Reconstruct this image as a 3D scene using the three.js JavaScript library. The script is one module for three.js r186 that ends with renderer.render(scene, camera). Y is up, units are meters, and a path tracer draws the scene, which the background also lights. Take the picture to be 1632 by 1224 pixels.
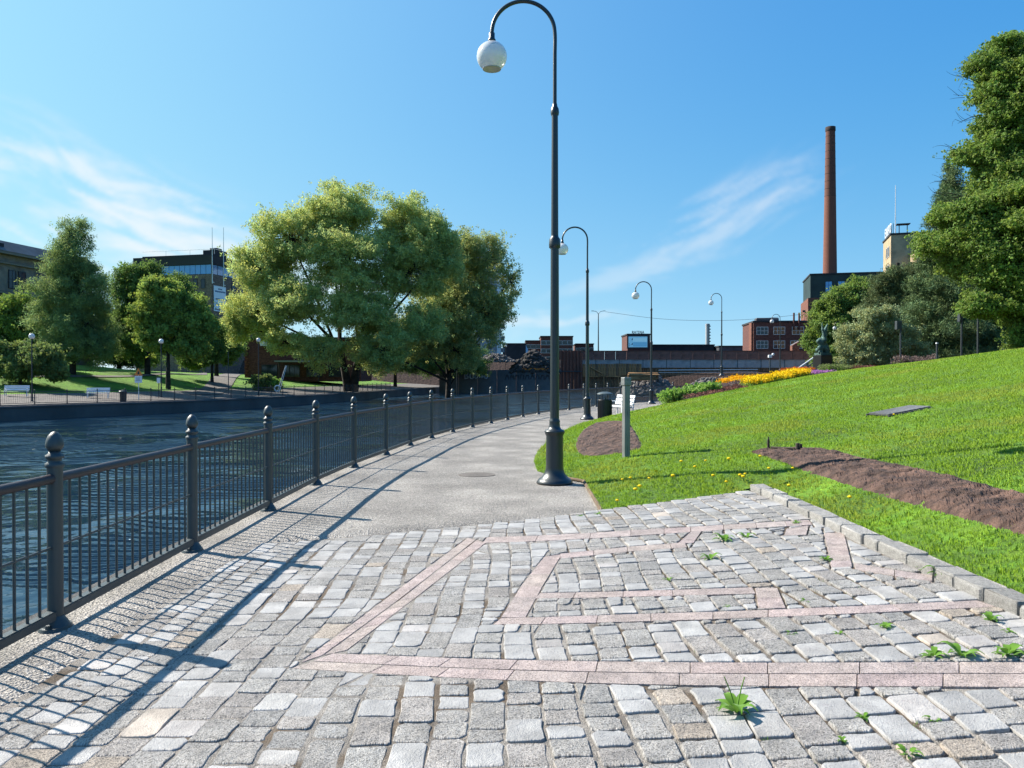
import * as THREE from 'three';
import { mergeGeometries, mergeVertices } from 'three/addons/utils/BufferGeometryUtils.js';
import { RoundedBoxGeometry } from 'three/addons/geometries/RoundedBoxGeometry.js';
import { MarchingCubes } from 'three/addons/objects/MarchingCubes.js';
import { FontLoader } from 'three/addons/loaders/FontLoader.js';
import { TextGeometry } from 'three/addons/geometries/TextGeometry.js';

// ---------------------------------------------------------------- camera, sky, sun, exposure
const scene = new THREE.Scene();
const F = 1270, EYE = 1.6, HOR = 600;                       // photograph: focal length and horizon in its own pixels
const camera = new THREE.PerspectiveCamera(2 * Math.atan(612 / F) * 180 / Math.PI, 4 / 3, 0.1, 3000);
camera.position.set(0, EYE, 0);
camera.rotation.x = -Math.atan((612 - HOR) / F);
scene.add(camera);
const renderer = new THREE.WebGLRenderer({ antialias: true });
renderer.toneMapping = THREE.LinearToneMapping;
renderer.toneMappingExposure = 2.1;
renderer.shadowMap.enabled = true;
const SUN = new THREE.Vector3(-1.08, 1.0, -0.55).normalize();
const sun = new THREE.DirectionalLight(new THREE.Color(1.0, 0.94, 0.85), 5);
sun.name = 'sun'; sun.position.copy(SUN).multiplyScalar(200); sun.castShadow = true; sun.shadow.radius = 1;
Object.assign(sun.shadow.camera, { left: -120, right: 120, top: 120, bottom: -120, near: 1, far: 600 });
sun.shadow.mapSize.set(4096, 4096);
scene.add(sun); scene.add(sun.target);

function rng(seed) { let a = seed >>> 0; return () => { a = (a + 0x6D2B79F5) >>> 0; let t = a; t = Math.imul(t ^ (t >>> 15), t | 1); t ^= t + Math.imul(t ^ (t >>> 7), t | 61); return ((t ^ (t >>> 14)) >>> 0) / 4294967296; }; }
const smooth = (a, b, x) => { const t = Math.min(1, Math.max(0, (x - a) / (b - a))); return t * t * (3 - 2 * t); };
const lerp = (a, b, t) => a + (b - a) * t;
const clamp = (x, a, b) => Math.min(b, Math.max(a, x));
function hash2(x, y, s) { let h = Math.imul(x, 374761393) + Math.imul(y, 668265263) + Math.imul(s, 1442695041); h = Math.imul(h ^ (h >>> 13), 1274126177); return ((h ^ (h >>> 16)) >>> 0) / 4294967296; }
function vnoise(x, y, per, s) {                              // periodic value noise
  const xi = Math.floor(x), yi = Math.floor(y), fx = x - xi, fy = y - yi;
  const u = fx * fx * (3 - 2 * fx), v = fy * fy * (3 - 2 * fy), m = (k) => ((k % per) + per) % per;
  return lerp(lerp(hash2(m(xi), m(yi), s), hash2(m(xi + 1), m(yi), s), u), lerp(hash2(m(xi), m(yi + 1), s), hash2(m(xi + 1), m(yi + 1), s), u), v);
}
function fbm(u, v, base, oct, s, gain = 0.5) { let a = 1, t = 0, n = 0, f = base; for (let k = 0; k < oct; k++) { t += a * vnoise(u * f, v * f, f, s + k * 17); n += a; a *= gain; f *= 2; } return t / n; }

// the sky: clear air, paler towards the horizon and towards the sun, thin cirrus streaks
function makeSky() {
  const wisps = [[14.8, 11.0, 8, 2.0, 0.36, 0.42, 3], [10, 7.5, 8, 1.0, 0.2, 0.25, 5], [-28, 10.5, 13, 3.6, -0.30, 0.75, 9], [-16, 6.5, 9, 2.0, -0.15, 0.5, 15], [3.5, 4.2, 5, 0.8, 0.05, 0.6, 21], [-2, 3.6, 6, 1.2, 0.1, 0.5, 25]]; { const R = rng(12); for (let k = 0; k < 12; k++) wisps.push([45 + 270 * R(), 6 + 26 * R(), 9 + 8 * R(), 1.2 + 1.6 * R(), R() - 0.5, 0.2 + 0.3 * R(), 40 + k * 9]); }
  const W = 2048, H = 1024, d = new Float32Array(W * H * 4), dir = new THREE.Vector3();
  for (let j = 0; j < H; j++) for (let i = 0; i < W; i++) {
    const el = ((j + 0.5) / H - 0.5) * Math.PI, az = ((i + 0.5) / W - 0.5) * 2 * Math.PI;
    dir.set(Math.cos(el) * Math.cos(az), Math.sin(el), Math.cos(el) * Math.sin(az));
    const up = Math.max(0, dir.y), mu = dir.dot(SUN), ang = Math.acos(clamp(mu, -1, 1));
    let r = 0.006 + 0.46 * Math.exp(-up * 6.6), g = 0.150 + 0.63 * Math.exp(-up * 3.7), b = 0.58 + 0.40 * Math.exp(-up * 2.2);
    const G = Math.exp(-Math.pow(ang / 0.85, 2)), haze = Math.exp(-up * 5.5) * Math.exp(-Math.pow(ang / 0.95, 2));
    r += 0.43 * G + 0.40 * haze; g += 0.64 * G + 0.16 * haze; b += 0.48 * G + 0.05 * haze;
    b = b > 0.9 ? 0.9 + 0.16 * (1 - Math.exp(-(b - 0.9) / 0.16)) : b; g = g > 0.8 ? 0.8 + 0.22 * (1 - Math.exp(-(g - 0.8) / 0.22)) : g;
    // thin cirrus streaks
    const azd = Math.atan2(dir.x, -dir.z) * 57.2958, eld = el * 57.2958;
    for (const [ca, ce, la, lc, tilt, st, sd] of wisps) {
      let da = azd - ca; if (da > 180) da -= 360; if (da < -180) da += 360; const de = eld - ce; if (Math.abs(da) > la * 2.6 || Math.abs(de) > la * 1.6 + lc * 2.6) continue;
      const ct = Math.cos(tilt), sn = Math.sin(tilt), a = da * ct + de * sn, c = -da * sn + de * ct; const env = Math.exp(-(a * a) / (la * la) - (c * c) / (lc * lc)); if (env < 0.01) continue;
      const w1 = (vnoise(a * 0.22 + 50, c * 0.5 + 50, 9999, sd) - 0.5) * 1.6; let n = 0, amp = 1, tot = 0, f = 1; for (let q = 0; q < 5; q++) { n += amp * vnoise(a * f * 0.22 + 100 + w1, (c + w1) * f * 1.1 + 100, 99999, sd + 7 + q); tot += amp; amp *= 0.6; f *= 2; } n /= tot;
      const cov = clamp(st * smooth(0.30, 0.78, n * (0.45 + 0.75 * env)) * Math.min(1, env * 2), 0, 0.9); r = lerp(r, 0.95, cov); g = lerp(g, 0.98, cov); b = lerp(b, 1.0, cov);
    }
    const o = (j * W + i) * 4; d[o] = r / 2.1; d[o + 1] = g / 2.1; d[o + 2] = b / 2.1; d[o + 3] = 1;
  }
  const t = new THREE.DataTexture(d, W, H, THREE.RGBAFormat, THREE.FloatType);
  t.mapping = THREE.EquirectangularReflectionMapping; t.magFilter = t.minFilter = THREE.LinearFilter; t.needsUpdate = true;
  return t;
}
const sky = makeSky(); scene.background = sky; scene.environment = sky;
scene.backgroundIntensity = 1; scene.environmentIntensity = 1;

// ---------------------------------------------------------------- helpers
const used = {};
function numbered(n) { const k = used[n] = (used[n] ?? -1) + 1; return k ? `${n}_${String(k).padStart(3, '0')}` : n; }
function sh(o) { o.traverse(c => { c.castShadow = c.receiveShadow = true; }); return o; }
function tag(o, label, category, group) { o.userData.label = label; o.userData.category = category; if (group) o.userData.group = group; return o; }
function thing(name, label, category, pos = [0, 0, 0], turn = 0, group) { const g = new THREE.Group(); g.name = numbered(name); g.position.set(...pos); g.rotation.y = turn; scene.add(g); return tag(g, label, category, group); }
function part(name, geo, mat, parent) { const list = Array.isArray(geo) ? geo : [geo]; const m = new THREE.Mesh(list.length > 1 ? merge(list) : list[0], mat); m.name = name; m.castShadow = m.receiveShadow = true; parent.add(m); return m; }
function structure(name, geo, mat) { const m = part(numbered(name), geo, mat, scene); m.userData.kind = 'structure'; return m; }
function solo(name, geo, mat, label, category, group) { const m = part(numbered(name), geo, mat, scene); return tag(m, label, category, group); }
function merge(list) { list = list.map(g => { g = g.index ? g.toNonIndexed() : g; if (!g.attributes.uv) g.setAttribute('uv', new THREE.BufferAttribute(new Float32Array(g.attributes.position.count * 2), 2)); return g; }); return mergeGeometries(list.map(g => { const o = new THREE.BufferGeometry(); for (const k of ['position', 'normal', 'uv']) o.setAttribute(k, g.attributes[k]); if (list.every(q => q.attributes.color)) o.setAttribute('color', g.attributes.color); return o; })); }
const box = (w, h, d, x = 0, y = 0, z = 0) => new THREE.BoxGeometry(w, h, d).translate(x, y, z);
const rbox = (w, h, d, r, x = 0, y = 0, z = 0) => new RoundedBoxGeometry(w, h, d, 2, r).translate(x, y, z);
const cyl = (r0, r1, h, x = 0, y = 0, z = 0, seg = 16) => new THREE.CylinderGeometry(r1, r0, h, seg).translate(x, y + h / 2, z);
const V = (x, y, z) => new THREE.Vector3(x, y, z);
const V2 = (x, y) => new THREE.Vector2(x, y);
function bar(a, b, r, seg = 6, r2 = r) { const d = b.clone().sub(a), l = d.length(); return new THREE.CylinderGeometry(r2, r, l, seg).translate(0, l / 2, 0).applyQuaternion(new THREE.Quaternion().setFromUnitVectors(V(0, 1, 0), d.normalize())).translate(a.x, a.y, a.z); }
function tube(pts, r, seg = 32, rad = 8) { return new THREE.TubeGeometry(new THREE.CatmullRomCurve3(pts), seg, r, rad); }
function taper(pts, r0, r1, seg = 8, rad = 6) {
  const c = new THREE.CatmullRomCurve3(pts), g = new THREE.TubeGeometry(c, seg, 1, rad), p = g.attributes.position;
  for (let i = 0; i <= seg; i++) { const o = c.getPointAt(i / seg), r = lerp(r0, r1, i / seg); for (let j = 0; j <= rad; j++) { const k = i * (rad + 1) + j; p.setXYZ(k, o.x + (p.getX(k) - o.x) * r, o.y + (p.getY(k) - o.y) * r, o.z + (p.getZ(k) - o.z) * r); } }
  return g;
}
const lathe = (pts, seg = 24) => new THREE.LatheGeometry(pts.map(p => V2(p[0], p[1])), seg);
function grid(nu, nv, fn, uvS = 1) {
  const p = [], uv = [], ix = [];
  for (let j = 0; j <= nv; j++) for (let i = 0; i <= nu; i++) { const q = fn(i / nu, j / nv); p.push(q[0], q[1], q[2]); uv.push(q[3] ?? q[0] * uvS, q[4] ?? q[2] * uvS); }
  for (let j = 0; j < nv; j++) for (let i = 0; i < nu; i++) { const a = j * (nu + 1) + i, b = a + 1, c = a + nu + 1, d = c + 1; ix.push(a, b, d, a, d, c); }
  const g = new THREE.BufferGeometry(); g.setAttribute('position', new THREE.Float32BufferAttribute(p, 3)); g.setAttribute('uv', new THREE.Float32BufferAttribute(uv, 2)); g.setIndex(ix); g.computeVertexNormals(); return g;
}
function tex(size, fn, srgb = true, w = size) {
  const d = new Uint8Array(w * size * 4);
  for (let j = 0; j < size; j++) for (let i = 0; i < w; i++) { const c = fn((i + 0.5) / w, (j + 0.5) / size, i, j), o = (j * w + i) * 4; d[o] = clamp(c[0], 0, 1) * 255; d[o + 1] = clamp(c[1], 0, 1) * 255; d[o + 2] = clamp(c[2], 0, 1) * 255; d[o + 3] = 255; }
  const t = new THREE.DataTexture(d, w, size); t.wrapS = t.wrapT = THREE.RepeatWrapping; t.magFilter = THREE.LinearFilter; t.minFilter = THREE.LinearMipmapLinearFilter; t.generateMipmaps = true; if (srgb) t.colorSpace = THREE.SRGBColorSpace; t.needsUpdate = true; return t;
}
const rep = (t, r, r2 = r) => { const c = t.clone(); c.repeat.set(r, r2); c.needsUpdate = true; return c; };
const std = (o) => new THREE.MeshStandardMaterial({ roughness: 0.8, ...o });
const phys = (o) => new THREE.MeshPhysicalMaterial({ roughness: 0.8, ...o });
const rgb = (r, g, b) => new THREE.Color().setRGB(r, g, b);
const grey = (v) => [v, v, v];

// texture set
const nz = (sc, oct, s, lo, hi) => tex(512, (u, v) => grey(lerp(lo, hi, fbm(u, v, sc, oct, s))), false);
const tGravelC = tex(1024, (u, v, i, j) => { const n = fbm(u, v, 6, 5, 3), s = hash2(i >> 1, j >> 1, 5), s2 = hash2(i >> 2, j >> 2, 6); const b = 0.57 + 0.24 * (n - 0.5) + 0.26 * (s - 0.5) + 0.20 * (s2 - 0.5) - (s2 > 0.95 ? 0.1 : 0); return [b, b * 0.965, b * 0.92]; });
const tGravelB = tex(1024, (u, v, i, j) => grey(0.5 * hash2(i >> 2, j >> 2, 6) + 0.3 * hash2(i >> 1, j >> 1, 5) + 0.4 * fbm(u, v, 8, 4, 9)), false);
const tStoneC = tex(1024, (u, v, i, j) => { const n = fbm(u, v, 24, 5, 21), s = hash2(i, j, 8), s2 = hash2(i >> 1, j >> 1, 18), s3 = hash2((i + 1) >> 2, (j + 2) >> 2, 19); let b = 0.82 + 0.25 * (n - 0.5) + 0.20 * (s - 0.5); if (s2 > 0.82) b -= 0.24; if (s2 < 0.12) b += 0.12; if (s3 > 0.92) b -= 0.16; return [b, b * 0.995, b * 0.985]; });
const tStoneB = tex(1024, (u, v, i, j) => grey(0.75 * fbm(u, v, 24, 5, 31, 0.62) + 0.25 * hash2(i >> 1, j >> 1, 18)), false);
const tSmoothC = tex(1024, (u, v, i, j) => { const n = fbm(u, v, 10, 6, 41, 0.6), s = hash2(i >> 1, j >> 1, 42), s2 = hash2(i >> 2, j >> 2, 43); return grey(0.85 + 0.34 * (n - 0.5) + 0.12 * (s - 0.5) - (s2 > 0.95 ? 0.12 : 0)); });
const tSoilC = tex(512, (u, v, i, j) => { const n = fbm(u, v, 12, 6, 51, 0.65), s = hash2(i >> 1, j >> 1, 52); const b = 0.62 + 0.7 * (n - 0.5) + 0.25 * (s - 0.5); return [b, b * 0.93, b * 0.9]; });
const tSoilB = nz(10, 6, 53, 0, 1);
const tLawnC = tex(1024, (u, v, i, j) => { const n = fbm(u, v, 5, 6, 61, 0.6), s = fbm(u, v, 128, 2, 62), t = fbm(u, v, 40, 3, 64); const b = 0.74 + 0.55 * (n - 0.5) + 0.30 * (s - 0.5), y = 0.5 + (t - 0.5) * 0.7; return [b * lerp(0.80, 1.05, y), b, b * lerp(0.9, 0.7, y)]; });
const tLawnB = tex(512, (u, v, i, j) => grey(0.6 * hash2(i, j, 63) + 0.6 * fbm(u, v, 64, 3, 64)), false);
const tWaterB = tex(1024, (u, v) => { // wind ripples in patches, crests across the flow
  const w = fbm(u, v, 7, 3, 73) * 1.4, calm = smooth(0.36, 0.62, fbm(u, v, 5, 3, 79)); let h = 0.40 * fbm(u, v, 9, 4, 71, 0.5); h += calm * 0.16 * (0.5 + 0.5 * Math.sin((v * 36 + w * 2.6 + Math.sin(u * 6.2832 * 3) * 0.35) * 6.2832)); h += (0.05 + 0.17 * calm) * fbm(u, v, 44, 4, 75); return grey(h); }, false);
const tFine = nz(32, 5, 81, 0, 1);
const tPatch = tex(512, (u, v) => { const n = fbm(u, v, 4, 6, 91, 0.6); return grey(0.78 + 0.42 * (n - 0.5)); });
const tBrick = tex(512, (u, v, i, j) => { const row = Math.floor(v * 32), off = (row % 2) * 0.5, bx = u * 16 + off, id = hash2(((Math.floor(bx) % 16) + 16) % 16, row, 95), fy = v * 32 - row, fx = bx - Math.floor(bx); const m = fx < 0.05 || fy < 0.12; const b = m ? 0.72 : 0.70 + 0.28 * (id - 0.5) + 0.12 * (hash2(i, j, 96) - 0.5); return m ? [b, b * 0.98, b * 0.95] : [b, b * (0.96 + 0.06 * id), b * 0.95]; });
const tBark = tex(256, (u, v) => { const n = fbm(u, v, 12, 4, 98), m = vnoise(u * 24, v * 4, 24, 97); return grey(0.45 + 0.5 * n * m + 0.2 * m); });

// materials
const M = {
  iron: phys({ color: rgb(0.055, 0.078, 0.084), map: rep(tPatch, 1.5), roughness: 0.48, clearcoat: 0.25, clearcoatRoughness: 0.4, bumpMap: rep(tFine, 6), bumpScale: 0.0006 }),
  lampIron: phys({ color: rgb(0.020, 0.030, 0.036), map: rep(tPatch, 1.5), roughness: 0.38, clearcoat: 0.35, clearcoatRoughness: 0.35, bumpMap: rep(tFine, 5), bumpScale: 0.0008 }),
  rail: phys({ color: rgb(0.030, 0.022, 0.026), roughness: 0.5, bumpMap: rep(tFine, 8), bumpScale: 0.0006 }),
  opal: phys({ color: rgb(0.84, 0.83, 0.81), roughness: 0.22, transmission: 0.35, thickness: 0, clearcoat: 0.4 }),
  opalRim: std({ color: rgb(0.42, 0.42, 0.38), roughness: 0.5 }),
  galv: std({ color: rgb(0.36, 0.37, 0.36), roughness: 0.5, metalness: 0.45, map: rep(tPatch, 2), bumpMap: rep(tFine, 4), bumpScale: 0.0008 }),
  gravel: std({ color: rgb(1.0, 0.985, 0.96), map: rep(tGravelC, 0.3), bumpMap: rep(tGravelB, 0.3), bumpScale: 0.03, roughness: 0.95 }),
  jointBed: std({ color: rgb(0.98, 0.95, 0.91), map: rep(tGravelC, 1.1), bumpMap: rep(tGravelB, 1.1), bumpScale: 0.012, roughness: 1 }),
  stoneRough: std({ vertexColors: true, map: rep(tStoneC, 0.42), bumpMap: rep(tStoneB, 0.8), bumpScale: 0.016, roughness: 0.9 }),
  stoneSmooth: std({ vertexColors: true, map: rep(tSmoothC, 0.7), bumpMap: rep(tStoneB, 0.5), bumpScale: 0.010, roughness: 0.78 }),
  pink: std({ vertexColors: true, map: rep(tStoneC, 0.5), bumpMap: rep(tStoneB, 0.6), bumpScale: 0.012, roughness: 0.75 }),
  lawn: std({ color: rgb(0.26, 0.43, 0.028), map: rep(tLawnC, 0.22), bumpMap: rep(tLawnB, 0.9), bumpScale: 0.03, roughness: 0.95 }),
  farLawn: std({ color: rgb(0.22, 0.40, 0.022), map: rep(tLawnC, 0.09), bumpMap: rep(tLawnB, 0.5), bumpScale: 0.05, roughness: 0.95 }),
  soil: std({ color: rgb(0.20, 0.135, 0.105), map: rep(tSoilC, 0.6), bumpMap: rep(tSoilB, 0.6), bumpScale: 0.12, roughness: 1 }),
  farPath: std({ color: rgb(0.42, 0.39, 0.37), map: rep(tGravelC, 0.3), roughness: 0.95 }),
  quay: std({ color: rgb(0.16, 0.155, 0.15), map: rep(tPatch, 0.35), bumpMap: rep(tStoneB, 0.5), bumpScale: 0.03, roughness: 0.9 }),
  coping: std({ color: rgb(0.34, 0.33, 0.32), map: rep(tPatch, 0.6), roughness: 0.85 }),
  water: phys({ color: rgb(0.008, 0.026, 0.050), roughness: 0.04, ior: 1.33, bumpMap: rep(tWaterB, 1 / 16), bumpScale: 0.42 }),
  ground: std({ color: rgb(0.12, 0.14, 0.06), map: rep(tPatch, 0.05), roughness: 1 }),
  bark: std({ color: rgb(0.070, 0.055, 0.045), map: rep(tBark, 1), bumpMap: rep(tBark, 1), bumpScale: 0.05, roughness: 1 }),
  birch: std({ color: rgb(0.30, 0.29, 0.27), map: rep(tBark, 1), roughness: 1 }),
  blackBin: std({ color: rgb(0.012, 0.013, 0.016), roughness: 0.45 }),
  binLid: std({ color: rgb(0.10, 0.12, 0.12), roughness: 0.45, metalness: 0.3 }),
  whitePaint: std({ color: rgb(0.72, 0.73, 0.74), roughness: 0.5, bumpMap: rep(tFine, 3), bumpScale: 0.001 }),
  greenPaint: std({ color: rgb(0.45, 0.52, 0.36), roughness: 0.6 }),
  wood: std({ color: rgb(0.30, 0.20, 0.12), map: rep(tBark, 2), roughness: 0.9 }),
  darkWood: std({ color: rgb(0.10, 0.075, 0.055), map: rep(tBark, 2), roughness: 0.95 }),
  granite: phys({ color: rgb(0.022, 0.022, 0.024), roughness: 0.3, map: rep(tStoneC, 1) }),
  bronze: std({ color: rgb(0.10, 0.20, 0.17), roughness: 0.6, metalness: 0.35, map: rep(tPatch, 2), bumpMap: rep(tFine, 2), bumpScale: 0.02 }),
  brickRed: std({ color: rgb(0.33, 0.125, 0.085), map: rep(tBrick, 0.25), roughness: 0.9 }),
  brickDark: std({ color: rgb(0.223, 0.084, 0.070), map: rep(tBrick, 0.25), roughness: 0.9 }),
  brickBrown: std({ color: rgb(0.338, 0.247, 0.221), map: rep(tBrick, 0.25), roughness: 0.9 }),
  chimneyBrick: std({ color: rgb(0.36, 0.135, 0.095), map: rep(tBrick, 0.5), roughness: 0.9 }),
  soot: std({ color: rgb(0.07, 0.045, 0.04), map: rep(tPatch, 0.4), roughness: 0.95 }),
  greenMetal: std({ color: rgb(0.030, 0.060, 0.052), map: rep(tPatch, 0.1), roughness: 0.6, metalness: 0.2 }),
  yellowPlaster: std({ color: rgb(0.62, 0.47, 0.28), map: rep(tPatch, 0.2), roughness: 0.9 }),
  stoneWall: std({ color: rgb(0.390, 0.319, 0.247), map: rep(tPatch, 0.3), bumpMap: rep(tFine, 0.5), bumpScale: 0.02, roughness: 0.9 }),
  roofGrey: std({ color: rgb(0.14, 0.15, 0.17), map: rep(tPatch, 0.2), roughness: 0.6, metalness: 0.3 }),
  roofDark: std({ color: rgb(0.035, 0.035, 0.042), map: rep(tPatch, 0.2), roughness: 0.8 }),
  paleConcrete: std({ color: rgb(0.483, 0.494, 0.517), map: rep(tPatch, 0.2), roughness: 0.9 }),
  darkConcrete: std({ color: rgb(0.192, 0.198, 0.204), map: rep(tPatch, 0.3), bumpMap: rep(tFine, 0.6), bumpScale: 0.02, roughness: 0.95 }),
  rust: std({ color: rgb(0.224, 0.095, 0.067), map: rep(tPatch, 0.6), roughness: 0.9 }),
  rustPanel: std({ color: rgb(0.300, 0.143, 0.112), map: rep(tPatch, 0.5), roughness: 0.85 }),
  formwork: std({ color: rgb(0.709, 0.389, 0.169), map: rep(tBark, 0.6), roughness: 0.9 }),
  formworkDark: std({ color: rgb(0.413, 0.244, 0.131), map: rep(tBark, 0.6), roughness: 0.9 }),
  heapDark: std({ color: rgb(0.07, 0.062, 0.058), map: rep(tStoneC, 0.5), roughness: 0.95 }),
  rubble: std({ color: rgb(0.22, 0.20, 0.19), map: rep(tStoneC, 0.5), roughness: 0.95 }),
  glass: phys({ color: rgb(0.020, 0.028, 0.036), roughness: 0.06, ior: 1.5 }),
  blueGlass: phys({ color: rgb(0.12, 0.28, 0.50), roughness: 0.08, ior: 1.6, metalness: 0.35 }),
  frameDark: std({ color: rgb(0.03, 0.03, 0.035), roughness: 0.6 }),
  frameWhite: std({ color: rgb(0.55, 0.55, 0.54), roughness: 0.6 }),
  pole: std({ color: rgb(0.05, 0.06, 0.065), roughness: 0.5, metalness: 0.3 }),
  whiteMetal: std({ color: rgb(0.62, 0.64, 0.66), roughness: 0.4 }),
  orange: std({ color: rgb(0.62, 0.20, 0.03), roughness: 0.6 }),
  signOrange: std({ color: rgb(0.80, 0.22, 0.03), roughness: 0.6 }),
  carBlue: phys({ color: rgb(0.03, 0.10, 0.26), roughness: 0.3, clearcoat: 1, clearcoatRoughness: 0.1 }),
  rubber: std({ color: rgb(0.012, 0.012, 0.012), roughness: 0.9 }),
};
const leafMat = (r, g, b, t = 0.5) => phys({ color: rgb(r, g, b), roughness: 0.95, transmission: t, thickness: 0, side: THREE.DoubleSide, specularIntensity: 0.35 });
const L = {
  willow: leafMat(0.47, 0.53, 0.18), willowDark: leafMat(0.38, 0.42, 0.15), birch: leafMat(0.232, 0.311, 0.116), maple: leafMat(0.27, 0.36, 0.075),
  linden: leafMat(0.19, 0.28, 0.055), deep: leafMat(0.142, 0.224, 0.052), olive: leafMat(0.329, 0.373, 0.187, 0.3), conifer: leafMat(0.127, 0.187, 0.082, 0.15), shrub: leafMat(0.179, 0.235, 0.068),
  grass: leafMat(0.255, 0.42, 0.026, 0.45), weed: leafMat(0.13, 0.27, 0.03, 0.35), yellow: leafMat(0.85, 0.62, 0.01, 0.25), orangeFl: leafMat(0.62, 0.17, 0.02, 0.25), purple: leafMat(0.50, 0.22, 0.48, 0.25), fresh: leafMat(0.22, 0.38, 0.06), mauve: leafMat(0.20, 0.15, 0.13, 0.2), redLow: leafMat(0.22, 0.10, 0.07, 0.2),
};

// photograph pixels -> places at a known distance (metres along the view), or on the ground
const PX = (px, d) => (px - 816) / F * d;
const PY = (py, d) => EYE + (HOR - py) / F * d;
const at = (px, py, d) => V(PX(px, d), PY(py, d), -d);

// ---------------------------------------------------------------- terrain of the near bank
const table = (pts) => (z) => { if (z >= pts[0][0]) return pts[0][1]; for (let i = 1; i < pts.length; i++) if (z >= pts[i][0]) { const [z0, a] = pts[i - 1], [z1, b] = pts[i]; return lerp(a, b, (z - z0) / (z1 - z0)); } return pts[pts.length - 1][1]; };
const fencePts = [[-2.9, 8], [-2.9, 3], [-2.9, -2.8], [-2.9, -5.02], [-2.93, -7.2], [-2.92, -9.45], [-2.9, -11.9], [-2.78, -14.1], [-2.57, -16.3], [-2.34, -18.8], [-2.03, -21.2], [-1.66, -23.2], [-1.22, -25.3], [-.73, -27.3], [-.23, -29.3], [.32, -31.3], [.95, -33.3], [1.68, -35.4], [2.6, -37.7], [3.6, -40], [5.5, -44.6], [7.7, -48.6], [9.7, -50.9], [12.4, -52.8], [18, -55], [30, -57.5], [60, -62]];
const fenceCurve = new THREE.CatmullRomCurve3(fencePts.map(p => V(p[0], 0, p[1])), false, 'centripetal');
const fenceX = table(fencePts.map(p => [p[1], p[0]]));
const tp = (x) => 0.07 * 0.5 * Math.log(1 + Math.exp((x - 0.4) / 0.5));               // the paving rises to the right
const KERB = 2.98;
const farEdge = table([[3.2, 0]].concat([])) && ((x) => x < -1.82 ? lerp(-7.6, -7.8, (x + 2.5) / 0.68) : x < 1.05 ? lerp(-7.8, -9.25, (x + 1.82) / 2.87) : lerp(-9.25, -9.95, (x - 1.05) / 1.95));
const lawnLeft = table([[9, KERB + 0.17], [-9.9, KERB + 0.17], [-9.93, 2.95], [-9.25, 1.06]].slice(0, 2).concat([[-9.96, 2.9], [-10.0, 2.9]]).slice(0, 2));
// the left edge of the lawn for each z (kerb, edge of the cobbles, then the curving path edge)
const edgePts = [[9, KERB + 0.17], [-9.2, KERB + 0.17]];
function xL(z) {
  if (z > -9.96) return KERB + 0.17;
  return pathEdge(z);
}
const pathEdge = table([[-9.2, 1.06], [-12.0, 1.08], [-12.5, 0.75], [-13.4, 0.43], [-15.0, 0.41], [-16.5, 0.50], [-18.1, 0.68], [-20.4, 0.96], [-22.6, 1.35], [-25, 1.85], [-27, 2.35], [-29, 3.2], [-31.5, 4.1], [-34, 5.0], [-38, 6.2], [-42, 7.5], [-46, 9.2], [-49, 11.2], [-51, 14], [-53, 20], [-58, 60]]);
const crestX = table([[-28.6, 3.0], [-29.2, 5.2], [-31, 6.6], [-34, 9.0], [-37, 12.0], [-39.4, 15], [-40.8, 20], [-41.6, 27], [-43, 60]]);
function hill(x, z) {
  const w = Math.max(0, x - (z > -12 ? 0.9 : Math.min(pathEdge(z), 7.6)));
  const far = 0.25 * w / (1 + 0.033 * w), near = 0.16 * w;
  return lerp(near, far, smooth(-14, -28, z)) + 0.03 * Math.sin(x * 0.7 + z * 0.4) * smooth(1, 5, w);
}
function hLawn(x, z) {
  let h = hill(x, z) + 0.015;
  if (z > -11.5) {                                                       // settle onto the cobbles' edge and the kerb
    const pav = tp(Math.min(x, KERB)) + (x > KERB ? 0.05 : 0.01);
    const dist = x > KERB + 0.1 && z > -9.96 ? Math.max(0, x - KERB - 0.17) : Math.hypot(Math.max(0, farEdge(clamp(x, 1.05, 3)) - z) * 0.9, Math.max(0, x - 3.1));
    h = lerp(pav, Math.max(h, pav), smooth(0, 0.9, dist));
  }
  return h;
}
function hGarden(x, z) { const h = hill(x, z); return Math.min(h, 1.72) - 0.06; }
const inPaving = (x, z) => x < KERB + 0.1 && z > farEdge(x);
function hg(x, z) { if (inPaving(x, z)) return tp(x); return x > pathEdge(z) ? hLawn(x, z) : 0; }
function hit(px, py) {                                                   // where the line through a pixel meets the near bank
  const dx = (px - 816) / F, dy = (HOR - py) / F; let lo = 1, d = 1, prev = 1;
  for (d = 1.2; d < 90; d *= 1.01) { if (EYE + dy * d < hg(dx * d, -d)) break; prev = d; }
  lo = prev; let hi = d; for (let k = 0; k < 30; k++) { const m = (lo + hi) / 2; if (EYE + dy * m < hg(dx * m, -m)) hi = m; else lo = m; }
  return V(dx * lo, hg(dx * lo, -lo), -lo);
}

// ground far below and beyond everything, and the river
structure('ground', grid(20, 20, (u, v) => [lerp(-1500, 1500, u), -3.2, lerp(1500, -1500, v)]), M.ground);
structure('river_water', grid(1, 1, (u, v) => [lerp(-130, 130, u), -1.46, lerp(60, -260, v)]), M.water);

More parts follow.
